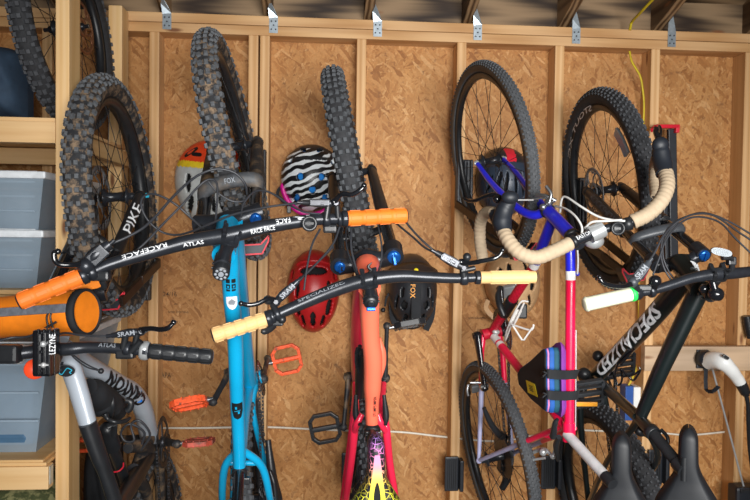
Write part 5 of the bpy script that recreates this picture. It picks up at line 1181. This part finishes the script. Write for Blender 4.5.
m = MB(); m.tube(pts((534, 452, .74), (544, 449, .78), (552, 455, .80), (556, 450, .82)), .006, 8, sm=True); m.tube(pts((531, 460, .74), (545, 458, .78)), .004, 8); m.ball(at(543, 452, .79), .012); m.ball(at(553, 456, .81), .010); part('cantilever_brake', m, M['silver'], D)
saddle(D, at(622, 437, 1.12), V((.0, -.02, -1)), V((tocam(at(622, 437, 1.12)).x*.95, -.9, .03)), L=.275, W=.15, NW=.048, mat=M['saddleblk'])
# drivetrain
crk = crank(D, bbD-AX*.055, at(484.5, 388, .45), AX, mat=M['blackgloss'], k=1.35)
m = MB(); c_ = at(475, 388.5, .46); m.box(c_, (.030, .03, .016), AX, V((0, -.4, 1)), bev=.006); m.tube([c_-AX*.026+V((0, 0, .02)), c_-AX*.03, c_-AX*.026-V((0, 0, .02))], .005, 8, sm=True); m.cyl(c_+AX*.02, c_+AX*.05, .008); m.bar(c_+V((0, -.01, .022)), c_+V((0, .01, .022)), .04, .006, V((0, 0, 1)), bev=.002); part('pedal', m, M['steel'], crk, 'small metal clip pedal')
crk = crank(D, bbD+AX*.055, at(500, 289, .36), AX, mat=M['blackgloss'], k=1.3)
m = MB(); c_ = at(509, 291, .36); m.box(c_, (.05, .05, .02), AX, V((0, -.5, 1)), bev=.006); m.tube([c_+AX*.026+V((0, 0, .02)), c_+AX*.03, c_+AX*.026-V((0, 0, .02))], .005, 8, sm=True); part('pedal', m, M['silver'], crk, 'small metal clip pedal')
part('chainring', teeth_ring(.082, .066, 40, bbD+AX*.045, AX), M['dksteel'], D)
q = rwD+AXr*.04; P = [bbD+AX*.045+V((0, -.082, -.0)), q+V((0, -.04, .02))]; chain(D, P, AX, M['dksteel']); chain(D, [bbD+AX*.045+V((0, .08, 0)), q+V((0, .02, .04))], AX)
derailleur(D, q+V((-.02, .02, -.05)), q+V((-.02, -.01, .06)), AXr)
m = MB(); m.tube(pts((484, 408, .58), (489, 420, .56), (496, 431, .54), (502, 436, .52)), [.007, .010, .012, .016], 10, sm=True); part('chainstay_guard', m, M['black'], D)
# bottle cage, clamp
m = MB(); p0, p1 = at(521, 302, .62), at(506, 338, .50)
m.tube(pts((528, 301.5, .66), (520, 303, .66), (508, 327, .58), (505, 341, .56), (511, 326, .64), (513, 325, .66), (530, 330, .72), (533.5, 326, .73), (533, 324.5, .73)), .0032, 8, sm=True, n=4)
m.tube(pts((513, 326, .66), (522, 340, .70), (524, 340, .70), (532, 328, .73)), .0032, 8); m.tube(pts((524, 303, .66), (513, 327, .6)), .0032, 8); m.bar(at(519, 310, .63), at(511, 326, .58), .02, .004, V((0, -1, .3)))
part('bottle_cage', m, M['white'], D)
m = MB(); m.tube([lin(at(533.5, 267, .685), bbD, .46), lin(at(533.5, 267, .685), bbD, .68)], .021, 18); m.box(at(522, 311, .6), (.03, .03, .05), bev=.006); m.tube(pts((500, 287, .5), (498, 296, .52), (500, 306, .54), (504, 316, .55)), [.007, .010, .011, .011], 10, sm=True); part('tube_clamp', m, M['black'], D)
# bars
clD = at(597, 231.5, 1.03)
stem(D, at(576, 241, .985), lin(at(576, 241, .985), clD, .8), sD, .014, .016, face=False)
m = MB(); PL = pts((602, 229, 1.03), (597, 231.5, 1.03), (572, 242.5, 1.035), (552, 252, 1.045), (536, 257.5, 1.05), (520, 253, 1.04), (508, 240, 1.01), (501, 226, .96), (494, 213, .90), (486, 213, .84), (480.5, 222, .80), (480, 240, .78), (483, 262, .80))
m.tube(PL, .0122, 14, sm=True); PRt = pts((592, 234, 1.03), (597, 231.5, 1.03), (616, 226, 1.035), (632, 222, 1.045), (648, 214, 1.05), (661, 201, 1.045), (667, 186, 1.02), (665.5, 172, .98), (661, 160, .93), (657, 158, .88), (655, 166, .84), (654.5, 180, .83), (656, 196, .86))
m.tube(PRt, .0122, 14, sm=True); bar = part('handlebar', m, M['metalblack'], D)
def tape(P, r, name='bar_tape'):
    Pp, _ = crom(P, None, 8); L = [0]
    for a, b_ in zip(Pp, Pp[1:]): L.append(L[-1]+(b_-a).length)
    Q, Rr = [], []; step = .0135; n = int(L[-1]/step)
    for k in range(n*4+1):
        l = L[-1]*k/(n*4); i = max(j for j in range(len(Pp)-1) if L[j] <= l+1e-9); Q.append(lin(Pp[i], Pp[i+1], (l-L[i])/max(1e-9, L[i+1]-L[i]))); Rr.append(r*(.925 if k % 4 == 0 else (1.04 if k % 4 == 1 else 1.)))
    m = MB(); m.tube(Q, Rr, 18); return part(name, m, M['tape'], bar)
tape([lin(PL[2], PL[3], .08)]+PL[3:8], .0195); tape(PL[8:], .0178)
tape(PRt[3:8], .0205); tape(PRt[9:], .0165)
m = MB(); m.cyl(lin(PL[0], PL[1], -.1), lin(PL[0], PL[1], 2.5), .0235, seg=26); part('bar_clamp', m, M['silver'], bar, 'polished silver bar clamp')
text_on('EASTON', [PL[2], lin(PL[2], PL[1], .72)], .011, .0165, tocam(PL[2])+V((0, 0, .4)), M['textwhite'], bar, .2, 1.)
m = MB(); c_ = at(618, 228.5, 1.055); n_ = tocam(c_); m.lathe([(0, .004), (.012, .004), (.0135, .006), (.0175, .006), (.019, .002), (.019, -.012)], c_, n_, 26); m.box(c_+n_*.005, (.02, .006, .003), RGT, UPV); part('computer_mount', m, M['black'], D)
m = MB(); m.lathe([(.012, -.012), (.0185, -.010), (.0185, .010), (.012, .012)], at(627.5, 224, 1.045), PRt[3]-PRt[2], 20, closed=True); m.lathe([(.012, -.008), (.0175, -.006), (.0175, .006), (.012, .008)], at(573.5, 242, 1.035), PL[3]-PL[2], 20, closed=True); parts('tape_collar', m, M['black'], bar)
m = MB(); m.ball(at(594, 241, 1.0), (.028, .022, .022)); part('bell', m, M['silver'], D)
# hoods and levers
m = MB(); m.tube([at(505, 232, .985), at(502, 222, .97), at(504, 211, .965), at(508, 203, .97), at(510, 196, .985)], [.021, .027, .025, .022, .016], 18, sm=True); m.ball(at(510, 197.5, .985), (.025, .019, .019)); m.tube([at(500, 229, .97), at(495, 214, .93)], [.016, .018], 14); part('brake_hood', m, M['navy'], bar)
m = MB(); m.tube(pts((503, 200, .95), (494, 195, .93), (485, 196.5, .90), (475, 200.5, .86), (468, 200.5, .82), (463, 198, .80)), [.009, .0075, .0065, .006, .0055, .004], 10, sm=True, flat=.6); m.ball(at(497, 199, .94), .012); part('brake_lever', m, M['blackgloss'], bar)
m = MB(); m.tube([at(664, 174, .985), at(663, 165, .965), at(661, 153, .955), at(660.5, 145, .955)], [.0225, .0255, .025, .020], 18, sm=True); m.ball(at(660.5, 145, .958), (.0245, .018, .024)); part('brake_hood', m, M['navy'], bar)
m = MB(); m.tube(pts((659.5, 140, .94), (656, 133, .92), (655.5, 128, .90)), [.010, .008, .006], 10, sm=True); m.tube(pts((660, 138, .93), (661, 131, .91), (659, 127, .88), (656, 140, .80)), [.008, .007, .006, .004], 10, sm=True, flat=.6); part('brake_lever', m, M['blackgloss'], bar)
# caliper and cables
m = MB(); m.tube(pts((536, 195, .80), (546, 196, .83), (556, 201, .84)), .006, 8, sm=True); m.tube(pts((546, 186, .84), (551, 194, .85), (549, 203, .85)), .0055, 8, sm=True); m.ball(at(549, 202, .84), .014); m.ball(at(543, 207, .84), .010); m.cyl(at(524, 200, .80), at(546, 198, .84), .0028); part('front_brake', m, M['steel'], D)
cablep(D, pts((555, 206, .88), (566, 209, .95), (576, 217, 1.0), (582, 228, 1.02), (580, 238, 1.02), (575, 242, 1.02)), .0033, M['wcable']); cablep(D, pts((560, 212, .90), (561.5, 200, .93), (566, 197, .95), (580, 206, 1.0), (597, 216, 1.03), (612, 220, 1.05), (625, 221, 1.06)), .0033, M['wcable'])
cablep(D, pts((577, 245, 1.0), (578, 260, .97), (577.5, 274, .95)), .0026, M['wcable']); cablep(D, pts((585, 228, 1.02), (592, 222, 1.04), (606, 221, 1.05), (622, 220, 1.06)), .0033, M['wcable']); cablep(D, pts((576, 330, .94), (575.8, 380, .94), (575.5, 430, .94)), .002, M['silver'])
m = MB(); m.ball(at(577.5, 274, .945), .006); part('cable_stop', m, M['blue'], D)
cablep(D, pts((511, 200, .95), (524, 200, .9), (533, 200, .85)), .0022, M['wcable'])
# purple frame bag
t = root('frame_bag', 'triangular purple, blue and black frame bag strapped to the red bike', 'bag', at(545, 412, .85))
out = [(516.4, 374), (519.5, 368.5), (529.5, 361), (541, 350), (544, 349.5), (545, 354), (545, 380), (545.5, 405), (544.5, 411), (541, 408.5), (530, 399), (518, 384.5)]
def fp(px, py): return at(px, py, lin(.66, .95, max(0, min(1.05, (px-515)/31))))
nrm = V((-1, -.05, 0)).normalized(); cx, cy = 535, 382; bagx = .052
def bagslice(x0, x1, sc, mat, name, sc2=None):
    m = MB(); K = len(out); rings = []
    for tt, ss in ((0, .985), (.15, 1.0), (.85, 1.0), (1., .985)):
        k_ = lin(sc, sc2 or sc, tt)*ss; rings.append([fp(cx+(p[0]-cx)*k_, cy+(p[1]-cy)*k_)-nrm*lin(x0, x1, tt) for p in out])
    vs = [p for r in rings for p in r]; fs = [[i*K+k, i*K+(k+1) % K, (i+1)*K+(k+1) % K, (i+1)*K+k] for i in range(3) for k in range(K)]
    m.add(vs, fs, 0, True); m.add(rings[0], [list(range(K))], 0, False); m.add(rings[-1], [list(range(K))], 0, False)
    return part(name, m, mat, t)
bagslice(0, .004, .96, M['cloth_blk'], 'front_panel', 1.0); bagslice(.004, .007, 1.02, M['bagblue'], 'edge_band'); bagslice(.007, .012, 1.035, M['bagpink'], 'piping'); bagslice(.012, .026, 1.06, M['bagblue'], 'side_band', 1.07); bagslice(.026, .042, 1.06, M['bagteal'], 'side_band'); bagslice(.042, .060, 1.24, M['bagpurple'], 'back_panel', 1.10)
q4_ = [fp(a, b_)+nrm*.002 for a, b_ in ((526.5, 380), (535, 384), (538, 397), (528.5, 392.5))]; m = MB(); m.add(q4_+[p-nrm*.003 for p in q4_], [[0, 1, 2, 3], [0, 4, 5, 1], [1, 5, 6, 2], [2, 6, 7, 3], [3, 7, 4, 0]], 0, False); lb = part('label_patch', m, M['labelyellow'], t)
m = MB()
for k in range(4): a_, b_ = lin(q4_[0], q4_[3], .3+.13*k), lin(q4_[1], q4_[2], .3+.13*k); m.bar(lin(a_, b_, .3)+nrm*.001, lin(a_, b_, .72)+nrm*.001, .0018, .001, nrm)
link('label_print', m.mesh('z', wloc(t)), M['textblack'], lb)
for y0 in (374, 395):
    m = MB(); P = [fp(542, y0-1)+nrm*.003, at(546, y0-.5, .985), at(553, y0+.5, .99), at(566, y0+1, .965), at(575, y0+.5, .95), at(577, y0, .93), at(575, y0, .90)]
    P, _ = crom(P, None, 6)
    for a_, b_ in zip(P, P[1:]): m.bar(a_, b_+(b_-a_).normalized()*.003, .026, .004, V((.15, -1, 0)), bev=.001)
    part('strap', m, M['cloth_blk'], t)
# ---------------------------------------------------------------- black mountain bike, right
E_ = root('bicycle', 'black mountain bike with pale cream grip and large white lettering', 'bicycle', at(600, 650, .5), 'bikes hung by their front wheels')
AX = axle(8, 0); CE = at(605, 190, .40)
wheel(E_, 'front_wheel', CE, AX, .372, .030, 'xc', M['tyre'], disc=.088, hub=.10, text=[('STOUT XC', .05, -1.05, -.0225, .302, .021, 'textwhite')], nsp=28, kmat=M['treaddark'], refl=True, discmat=M['disc'])
crE = at(678, 258, .93); stE = at(695, 283, 1.08); sE = (crE-CE).normalized(); wE = (at(699, 254, .955)-at(657, 261, .925))/2; wE = wE-sE*wE.dot(sE); wE = wE.normalized()*.066
dL, dR = CE-AX*.066, CE+AX*.066; m = MB()
for dd, s in ((dL, -1), (dR, 1)):
    cr_ = crE+wE*s; top = lin(dd, cr_, .60); m.tube([dd, lin(dd, top, .08), lin(dd, top, .3), top], [.015, .020, .021, .0245], 16, flat=.85); m.ball(dd, .018)
    m.box(dd, (.018, .05, .032), AX, cr_-dd, bev=.006)
a0, a1 = lin(dL, crE-wE, .74), lin(dR, crE+wE, .74); up_ = V((0, -.03, .022)); 
fk = part('fork', m, M['black'], E_)
m = MB(); m.tube([a0-(a1-a0)*.08, a0+up_*.75, (a0+a1)/2+up_, a1+up_*.75, a1+(a1-a0)*.08], [.017, .015, .017, .017, .018], 12, sm=True, flat=.6); link('fork_arch', m.mesh('a', wloc(E_)), plain('fork_arch_grey', '45494e', .4), fk)
for s, dd in ((-1, dL), (1, dR)):
    m = MB(); m.tube([lin(dd, crE+wE*s, .58), crE+wE*s+sE*.01], .0158, 18); link('stanchion', m.mesh('b', wloc(E_)), M['blackgloss'], fk)
text_on('ROCKSHOX', [lin(dL, crE-wE, .14), lin(dL, crE-wE, .52)], .022, .0235, tocam(dL), M['textdim'], fk)
m = MB(); m.tube([crE-wE*1.05, crE-wE*.6+V((0, 0, -.014)), crE+V((0, 0, -.012)), crE+wE*.6+V((0, 0, -.014)), crE+wE*1.05], [.020, .018, .024, .018, .020], 14, sm=True)
for s in (-1, 1): m.tube([crE+wE*s-sE*.03, crE+wE*s+sE*.02], [.0225, .022], 22)
part('fork_crown', m, M['metalblack'], E_)
topcap(E_, crE+wE+sE*.022, sE, .016, M['bluecap'], label='blue anodised fork cap'); topcap(E_, crE-wE+sE*.022, sE, .014, M['black'])
# frame
bbE = at(594, 377, .42); m = MB()
hE0, hE1 = at(680, 263, .955), at(700, 290, 1.08)
m.tube([hE0, lin(hE0, hE1, .5), hE1], [.031, .027, .026], 20)
PD = pts((686, 278, .99), (661, 308, .86), (630, 342, .66), (604, 368, .48), (594, 378, .42)); m.tube(PD, [.028, .032, .032, .030, .027], 20, sm=True, flat=.85)
m.tube(pts((702, 284, 1.06), (680, 330, 1.03), (660, 372, 1.0), (641, 415, .96)), [.030, .0275, .025, .020], 20, sm=True, flat=.85)
stp = at(652, 432, 1.04); m.tube([bbE, at(640, 419, .95), stp], [.018, .0168, .017], 18)
m.tube([bbE-AX*.04, bbE+AX*.04], .024, 18)
rwE = at(606, 499, .40); AXr = axle(7, 7)
for s in (-1, 1):
    m.tube([at(640, 416, .95)+AX*(.012*s), at(634 if s < 0 else 645, 426, .90), at(607 if s < 0 else 657, 462, .72), rwE+AXr*(.07*s)], [.0095, .0105, .0095, .009], 14, sm=True)
    m.tube([bbE+AX*(.028*s)+V((0, 0, -.01)), bbE+AX*(.05*s)+V((0, -.0, -.12)), rwE+AXr*(.072*s)], [.013, .012, .010], 14, sm=True)
fr = part('frame', m, M['greenblack'], E_)
text_on('SPECIALIZED', [tubept(PD, [.032]*5, y)[0] for y in range(303, 369, 5)], .046, .0325, tocam(at(635, 335, .7))+V((-.22, 0, -.0)), M['textwhite'], fr, bold=.03, shear=.055)
p = at(695, 266, 1.0); m = MB(); m.tube([p+tocam(p)*.028+RGT*x+UPV*y for x, y in ((-.012, .014), (-.002, .006), (.004, -.004), (.003, .004), (.012, -.014))], [.0015, .005, .005, .005, .0015], 8, sm=True, flat=.4); link('head_mark', m.mesh('c', wloc(E_)), M['textwhite'], fr)
m = MB(); P = [p+tocam(p)*.0205+RGT*.004 for p in pts((695, 298, 1.045), (689, 311, 1.04), (684, 322, 1.035))]; m.tube(P, [.002, .005, .002], 8, flat=.3, ref=RGT) ; link('painted_reflection', m.mesh('d', wloc(E_)), plain('painted_reflection', '6f6a1e', .3), fr)  # yellow-green reflection on the top tube, painted as an olive sliver
m = MB(); m.lathe([(.0165, -.012), (.021, -.010), (.021, .010), (.0165, .012)], stp, at(676, 460, 1.14)-stp, 22, closed=True); m.tube([stp+V((.02, -.01, .01)), stp+V((.03, -.03, -.01)), stp+V((.02, -.035, -.05))], .005, 8, sm=True); part('seat_clamp', m, M['black'], E_)
tpE = at(680, 466, 1.16); m = MB(); m.tube([stp, tpE], .0152, 18); part('seatpost', m, M['cloth_blk'], E_)
m = MB(); m.tube([lin(stp, tpE, .9), tpE+(tpE-stp).normalized()*.02], .019, 16); m.cyl(tpE+V((0, -.02, .03)), tpE+V((0, -.02, -.03)), .009); part('saddle_clamp', m, M['black'], E_)
wheel(E_, 'rear_wheel', rwE, AXr, .370, .034, 'xc', M['tyre'], hub=.13, cassette=.08, kmat=M['treaddark'])
saddle(E_, at(689, 430, 1.19), V((.0, -.02, -1)), V((tocam(at(689, 430, 1.19)).x*.95, -.85, .03)), L=.275, W=.155, NW=.045)
# drivetrain
m = teeth_ring(.07, .056, 34, bbE+AX*.05, AX); part('chainring', m, M['dksteel'], E_)
q = rwE+AXr*.05; chain(E_, [bbE+AX*.05+V((0, -.068, 0)), q+V((0, -.045, 0))], AX); chain(E_, [bbE+AX*.05+V((0, .068, 0)), q+V((0, .05, .04))], AX); derailleur(E_, q+V((-.01, .0, -.06)), q+V((-.01, -.05, .02)), AXr)
crk = crank(E_, at(583, 376, .44), at(606, 392, .60), AX, mat=M['black']); pedal(crk, at(589, 393.5, .60), -AX, V((-.1, -.35, 1)), (.10, .10), plain('pedal_grey_black', '33363a', .5), .018, style='rect')
m = MB(); c_ = at(586.5, 404, .655); m.box(c_, (.070, .014, .012), RGT, UPV, bev=.002); link('reflector', m.mesh('e', wloc(E_)), M['ledorange'], crk, 'amber reflector on the pedal edge')
crk = crank(E_, bbE+AX*.065, at(607, 362, .27), AX, mat=M['black']); pedal(crk, at(622, 364, .27), AX, V((-.1, -.35, 1)), (.10, .10), M['black'], .018, style='rect')
m = MB(); m.ball(at(598, 356, .46), .020); m.ball(at(584, 374, .47), .024); m.ball(at(602, 384, .6), .016); parts('bottom_bracket_cup', m, M['black'], E_)
m = MB(); m.tube(pts((634, 349, .74), (622, 361, .70), (616, 366, .66)), .0035, 8, sm=True); m.tube(pts((618, 364, .68), (615, 374, .66), (618, 385, .66), (622, 380, .68), (621, 368, .69)), .0035, 8, sm=True); m.tube(pts((621, 369, .70), (630, 378, .72), (634, 380, .72), (640, 371, .74), (639, 367, .74)), .0035, 8, sm=True); m.tube(pts((622, 377, .70), (633, 375, .72), (639, 371, .74)), .003, 8, sm=True); m.bar(at(630, 350, .73), at(619, 364, .68), .02, .004, V((0, -1, .3)))
part('bottle_cage', m, M['blackgloss'], E_)
m = MB(); m.tube(pts((637, 424, .85), (639, 432, .86), (646, 433, .84), (652, 440, .80)), [.008, .012, .012, .006], 10, sm=True); part('rear_brake', m, M['black'], E_)
cablep(E_, pts((676, 464, 1.1), (672, 478, 1.0), (664, 490, .9), (660, 505, .8)), .003)
# bar
Pb = pts((585, 304.5, 1.21), (634, 293.5, 1.20), (652, 290.5, 1.20), (672, 284.5, 1.20), (690, 278.5, 1.20), (705, 275.5, 1.20), (717, 273.8, 1.20), (732, 273.5, 1.195), (760, 270.5, 1.17), (800, 266, 1.13), (870, 261, 1.08))
bar = handlebar(E_, Pb, ci=(6,))
grip(bar, Pb[0], Pb[1], M['cream_rub'], .0170, 1, style='ring', ring=True); grip(bar, Pb[-1], at(815, 265, 1.115), M['cream_rub'], .0165, 1, style='ring')
m = MB(); m.lathe([(.012, -.006), (.0185, -.006), (.0195, 0), (.0185, .006), (.012, .006)], lin(Pb[0], Pb[1], .96), Pb[1]-Pb[0], 24, closed=True); part('green_ring', m, M['green'], bar, 'bright green ring at the inner end of the grip')
stem(E_, at(709, 292, 1.14), at(717, 274, 1.195), (hE1-hE0).normalized(), mat=M['black'])
m = MB(); c_ = at(716, 294, 1.19); n_ = tocam(c_); m.ball(c_, (.020, .018, .018), x=RGT, y=UPV); m.ball(c_+RGT*.006-UPV*.002+n_*.006, (.014, .016, .012), x=RGT, y=UPV); m.tube([c_+UPV*.035-RGT*.01, c_], .010, 10); m.ball(at(704, 289, 1.16), .012); part('bar_light', m, M['blackgloss'], E_)
m = MB(); m.tube(pts((731, 273, 1.20), (732.5, 262, 1.21), (730, 257, 1.22), (722, 257.5, 1.22)), .0075, 10); m.box(at(731, 261, 1.21), (.02, .022, .02), RGT, UPV, bev=.004); part('reflector_arm', m, M['black'], bar)
m = MB(); c_ = at(721, 252, 1.225); n_ = tocam(c_); xx = (RGT*.95-UPV*.20).normalized(); yy = n_.cross(xx); m.prism([(.026*math.copysign(abs(math.cos(a))**.8, math.cos(a)), .0105*math.copysign(abs(math.sin(a))**.8, math.sin(a))) for a in [2*PI*k/28 for k in range(28)]], c_, xx, yy, .008)
for k in range(9): m.box(c_+xx*(-.018+.0045*k)+n_*.0045, (.0032, .015-.0006*abs(k-4)**2, .002), xx, yy)
part('front_reflector', m, M['clear_refl'], bar)
clamp(bar, at(638, 292.5, 1.20), Pb[2]-Pb[1], w=.014); clamp(bar, at(651, 290.7, 1.20), Pb[3]-Pb[2], w=.014)
m = MB(); c_ = at(655, 281, 1.22); n_ = UPV*.96+tocam(c_)*.3; m.lathe([(0, .014), (.007, .013), (.0125, .009), (.015, .003), (.015, -.006), (.012, -.009)], c_, n_, 26); m.tube([c_-n_.normalized()*.006, at(653, 290, 1.205)], .009, 12); part('bell', m, M['blackgloss'], bar)
lever(bar, pts((633, 282, 1.225), (641, 273, 1.225), (649, 262, 1.22)), pts((634, 283, 1.225), (626, 286, 1.24), (614, 286, 1.25), (604, 283, 1.255), (599.5, 277.5, 1.255)), .0125, plain('lever_grey', '3c4046', .4), txt='SRAM')
m = MB(); m.tube(pts((638, 291, 1.21), (634, 282, 1.222)), .008, 10); m.box(at(643, 288, 1.205), (.04, .016, .02), RGT, UPV, bev=.004); part('shift_lever', m, M['black'], bar)
cablep(E_, pts((649, 262, 1.22), (656, 250, 1.21), (662, 238, 1.20), (670, 228, 1.18), (682, 219, 1.17), (696, 214, 1.15), (715, 216, 1.12), (740, 233, 1.1), (770, 252, 1.1)), .0028)
cablep(E_, pts((653, 275, 1.2), (660, 256, 1.19), (666, 240, 1.18), (678, 225, 1.16), (692, 217.5, 1.14), (708, 218, 1.12), (722, 224, 1.1), (735, 238, 1.08), (760, 262, 1.08)), .0026)
cablep(E_, pts((671, 280, 1.17), (664, 268, 1.16), (661, 254, 1.15), (663, 238, 1.14), (672, 224, 1.13), (688, 216, 1.12), (705, 213, 1.1), (730, 222, 1.08), (765, 243, 1.08)), .0026)
cablep(E_, pts((674, 279, 1.16), (668, 270, 1.15), (663, 256, 1.14), (664.5, 240, 1.13), (676, 222, 1.12)), .0024)

# ---------------------------------------------------------------- racks and rests
def plate(px0, py0, px1, py1, dp=.03, off=.092):
    a, c = at(px0, py0, off), at(px1, py1, off); return (V(((a.x+c.x)/2, -off-dp/2, (a.z+c.z)/2)), c.x-a.x, a.z-c.z, dp)
rack('swing-arm rack with red-edged cradle holding the muddy far left wheel', plate(137, 225, 152, 300), [[at(152, 258, .14), at(159, 263, .45), at(141, 281, .70), at(121, 302, .84)]], at(111, 301, .80), axle(4, 0))
rack('swing-arm rack with red-edged cradle under the teal bike\'s front wheel', plate(254, 150, 266, 240), [[at(262, 232, .13), at(258, 240, .45)]], at(253, 246, .92), axle(4, 0))
rack('swing-arm rack behind the orange bike\'s front wheel', plate(347, 170, 361, 250), [[at(356, 225, .13), at(364, 245, .40)]], at(372, 258, .62), axle(4, 0))
rack('black swing-arm rack beside the slate helmet behind the road bike wheel', plate(455, 160, 471, 206), [[at(456, 204, .14), at(487, 226, .40), at(520, 247, .60)], [at(500, 214, .14), at(522, 232, .40)]], at(521, 252, .62), axle(8, 4))
rack('swing-arm rack with two dark bars behind the black bike\'s front wheel', plate(576, 178, 583, 235), [[at(578, 240, .14), at(603, 256, .40), at(632, 279, .60)], [at(583, 225, .14), at(608, 244, .40), at(640, 270, .60)]], at(632, 274, .63), axle(8, 0))
tyre_rest(444, 456, 463, 490, 'black tyre rest pad on the stud left of the road bike rear wheel')
tyre_rest(341, 452, 360, 487, 'black tyre rest pad behind the orange bike rear wheel')
tyre_rest(540, 455, 560, 488, 'black tyre rest pad right of the road bike rear wheel, behind its tread')
tyre_rest(647, 449, 666, 484, 'black tyre rest pad right of the black bike rear wheel')

# ---------------------------------------------------------------- camera and light
cd = bpy.data.cameras.new('camera'); cd.sensor_width = 36; cd.lens = F/750*36; cd.clip_start = .05
co = bpy.data.objects.new('camera', cd); COL.objects.link(co)
mw = Matrix((RGT, UPV, -fwd)).transposed().to_4x4(); mw.translation = CAM; co.matrix_world = mw; SC.camera = co
cd.dof.use_dof = True; cd.dof.focus_distance = 1.75; cd.dof.aperture_fstop = 9.0
W = bpy.data.worlds.new('world'); SC.world = W; W.use_nodes = True
W.node_tree.nodes['Background'].inputs[0].default_value = (.80, .88, 1.0, 1); W.node_tree.nodes['Background'].inputs[1].default_value = .16
def area(name, loc, target, sx, sy, power, color):
    l = bpy.data.lights.new(name, 'AREA'); l.spread = math.radians(76); l.shape = 'RECTANGLE'; l.size = sx; l.size_y = sy; l.energy = power; l.color = color
    o = bpy.data.objects.new(name, l); COL.objects.link(o); o.location = loc; o.rotation_euler = (V(target)-V(loc)).to_track_quat('-Z', 'Y').to_euler(); return o
area('doorway_daylight', (.70, -3.9, 1.62), (.42, 0, 1.30), 1.9, 1.2, 44, (1, .985, .96))
SC.view_settings.view_transform = 'Standard'; SC.view_settings.look = 'None'; SC.view_settings.exposure = 0.0; SC.view_settings.gamma = 1.0
